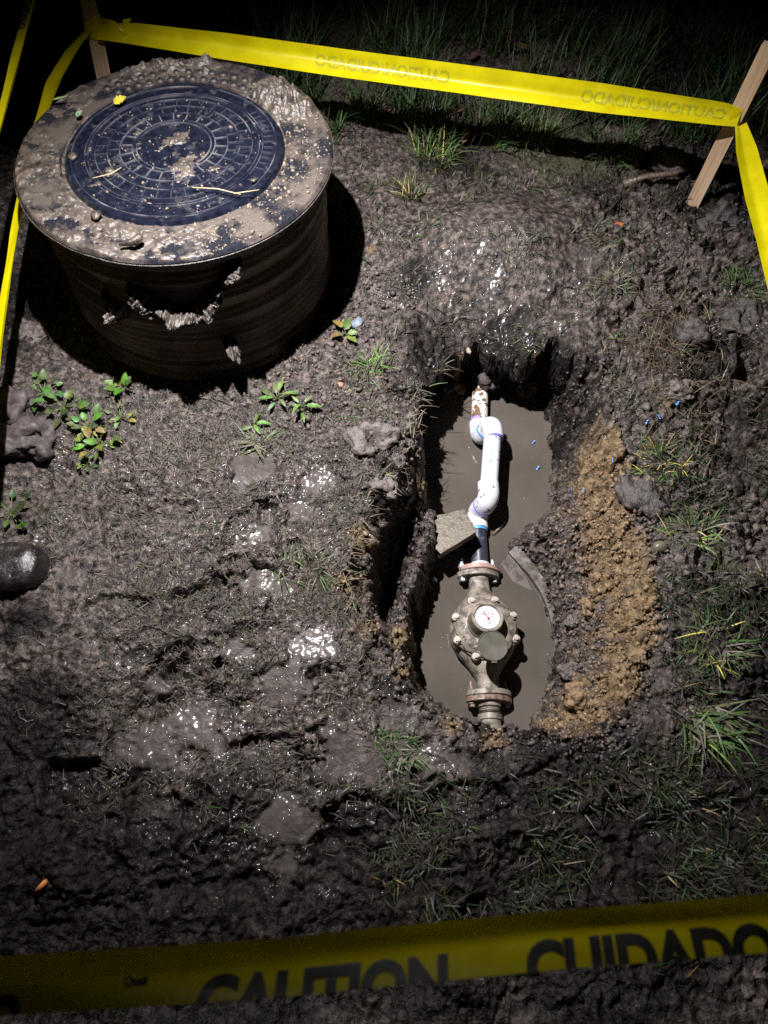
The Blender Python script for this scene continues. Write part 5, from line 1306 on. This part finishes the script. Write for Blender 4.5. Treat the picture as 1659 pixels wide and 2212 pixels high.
# right run
rp_ = [at(1600, 272, .292), at(1612, 330, .288), at(1635, 430, .285), at(1660, 525, .285), at(1700, 680, .29), at(1790, 1000, .3)]
tape('caution_tape', rp_, .062, 'yellow caution tape leaving the right stake towards the viewer', [V3(.8, 0, .3)] * 6, crease=.22, wav=.002, seed=4, wid=[.45, .8, .9, .85, .9, 1])
# near tape, folded so that only the tops of its letters show
NZ = .70
npth = [at(-260, 2158, NZ), at(0, 2125, NZ), at(300, 2106, NZ), at(600, 2086, NZ), at(829, 2062, NZ), at(1200, 2026, NZ), at(1659, 1990, NZ), at(1900, 1970, NZ)]
def nu_at(px):
    a = at(px, float(np.interp(px, [-260, 0, 300, 600, 829, 1200, 1659, 1900], [2158, 2125, 2106, 2086, 2062, 2026, 1990, 1970])), NZ)
    k = max(i for i, q in enumerate([-260, 0, 300, 600, 829, 1200, 1659]) if px >= q)
    return ulen(npth, k) + (a - Vector(npth[k])).length
tape('caution_tape', npth, .0545, 'out of focus yellow caution tape crossing the bottom of the view', V3(0, 1, .08), crease=.24, wav=.0012, seed=5, nu=120,
     text=[('CAUTION', nu_at(425), -.0465, .058, False, M_print_black, .0030, .14, 1), ('CUIDADO', nu_at(1120), -.0430, .058, False, M_print_black, .0030, .14, 1),
           ('O', nu_at(-20), -.041, .042, False, M_print_black, .003, .1, 1), ('Quali', nu_at(270), -.0085, .011, False, M_print_black, .0006, .1, 1)])
# tape wound round the stakes and the knot
def wrap(parent_loc, axis_, r, hgt, label, rz=0.2, wd=.048, th=.028):
    t = empty('tape_wrap', parent_loc, label, 'tape wrap', 'tape wound round the stakes')
    bm = B()
    for j, dz in enumerate((0, .010, -.012)):
        k = 1 + .05 * j
        rings = [[(s * wd / 2 * k, u * th / 2 * k, dz + zz + .01 * s * (1 if j % 2 else -1)) for s, u in ((-1, -1), (1, -1), (1, 1), (-1, 1))] for zz in (-hgt / 2, 0, hgt / 2)]
        loft(bm, rings, True, False)
    bevel(bm, .003, 2); obj('band', bm, M_tape, t, True)
    t.rotation_mode = 'QUATERNION'; t.rotation_quaternion = Vector((0, 0, 1)).rotation_difference(Vector(axis_).normalized()) @ Quaternion((0, 0, 1), rz)
    return t
dR = (at(1665, 98, .49) - sR0); wr = sR0 + dR * (.30 / .49)
wrap(wr, dR, .02, .030, 'yellow tape wound once round the right stake')
dL = sLtop - sL; wlp = sL + dL * ((.305 - .17) / .21)
kn = wrap(wlp, dL, .02, .034, 'knotted yellow tape round the left stake', .3)
bm = B(); a = at(222, 45, .315); b = at(248, 52, .312); c = at(272, 74, .30); d = at(270, 60, .31); e = at(274, 42, .32)
tube(bm, [p - wlp for p in (a, b, c)], [.010, .008, .007], 8)
o = obj('loose_end', bm, M_tape, kn, True); o.rotation_mode = 'QUATERNION'; o.rotation_quaternion = kn.rotation_quaternion.inverted()
bm = B(); loft(bm, [[tuple(c - wlp + V3(-.004, 0, 0)), tuple(c - wlp + V3(.004, 0, 0))], [tuple(d - wlp + V3(-.005, .004, 0)), tuple(d - wlp + V3(.006, 0, 0))], [tuple(e - wlp + V3(-.012, 0, 0)), tuple(e - wlp + V3(.012, .006, 0))]], False, False)
o = obj('tape_tail', bm, M_tape, kn, True); o.rotation_mode = 'QUATERNION'; o.rotation_quaternion = kn.rotation_quaternion.inverted()
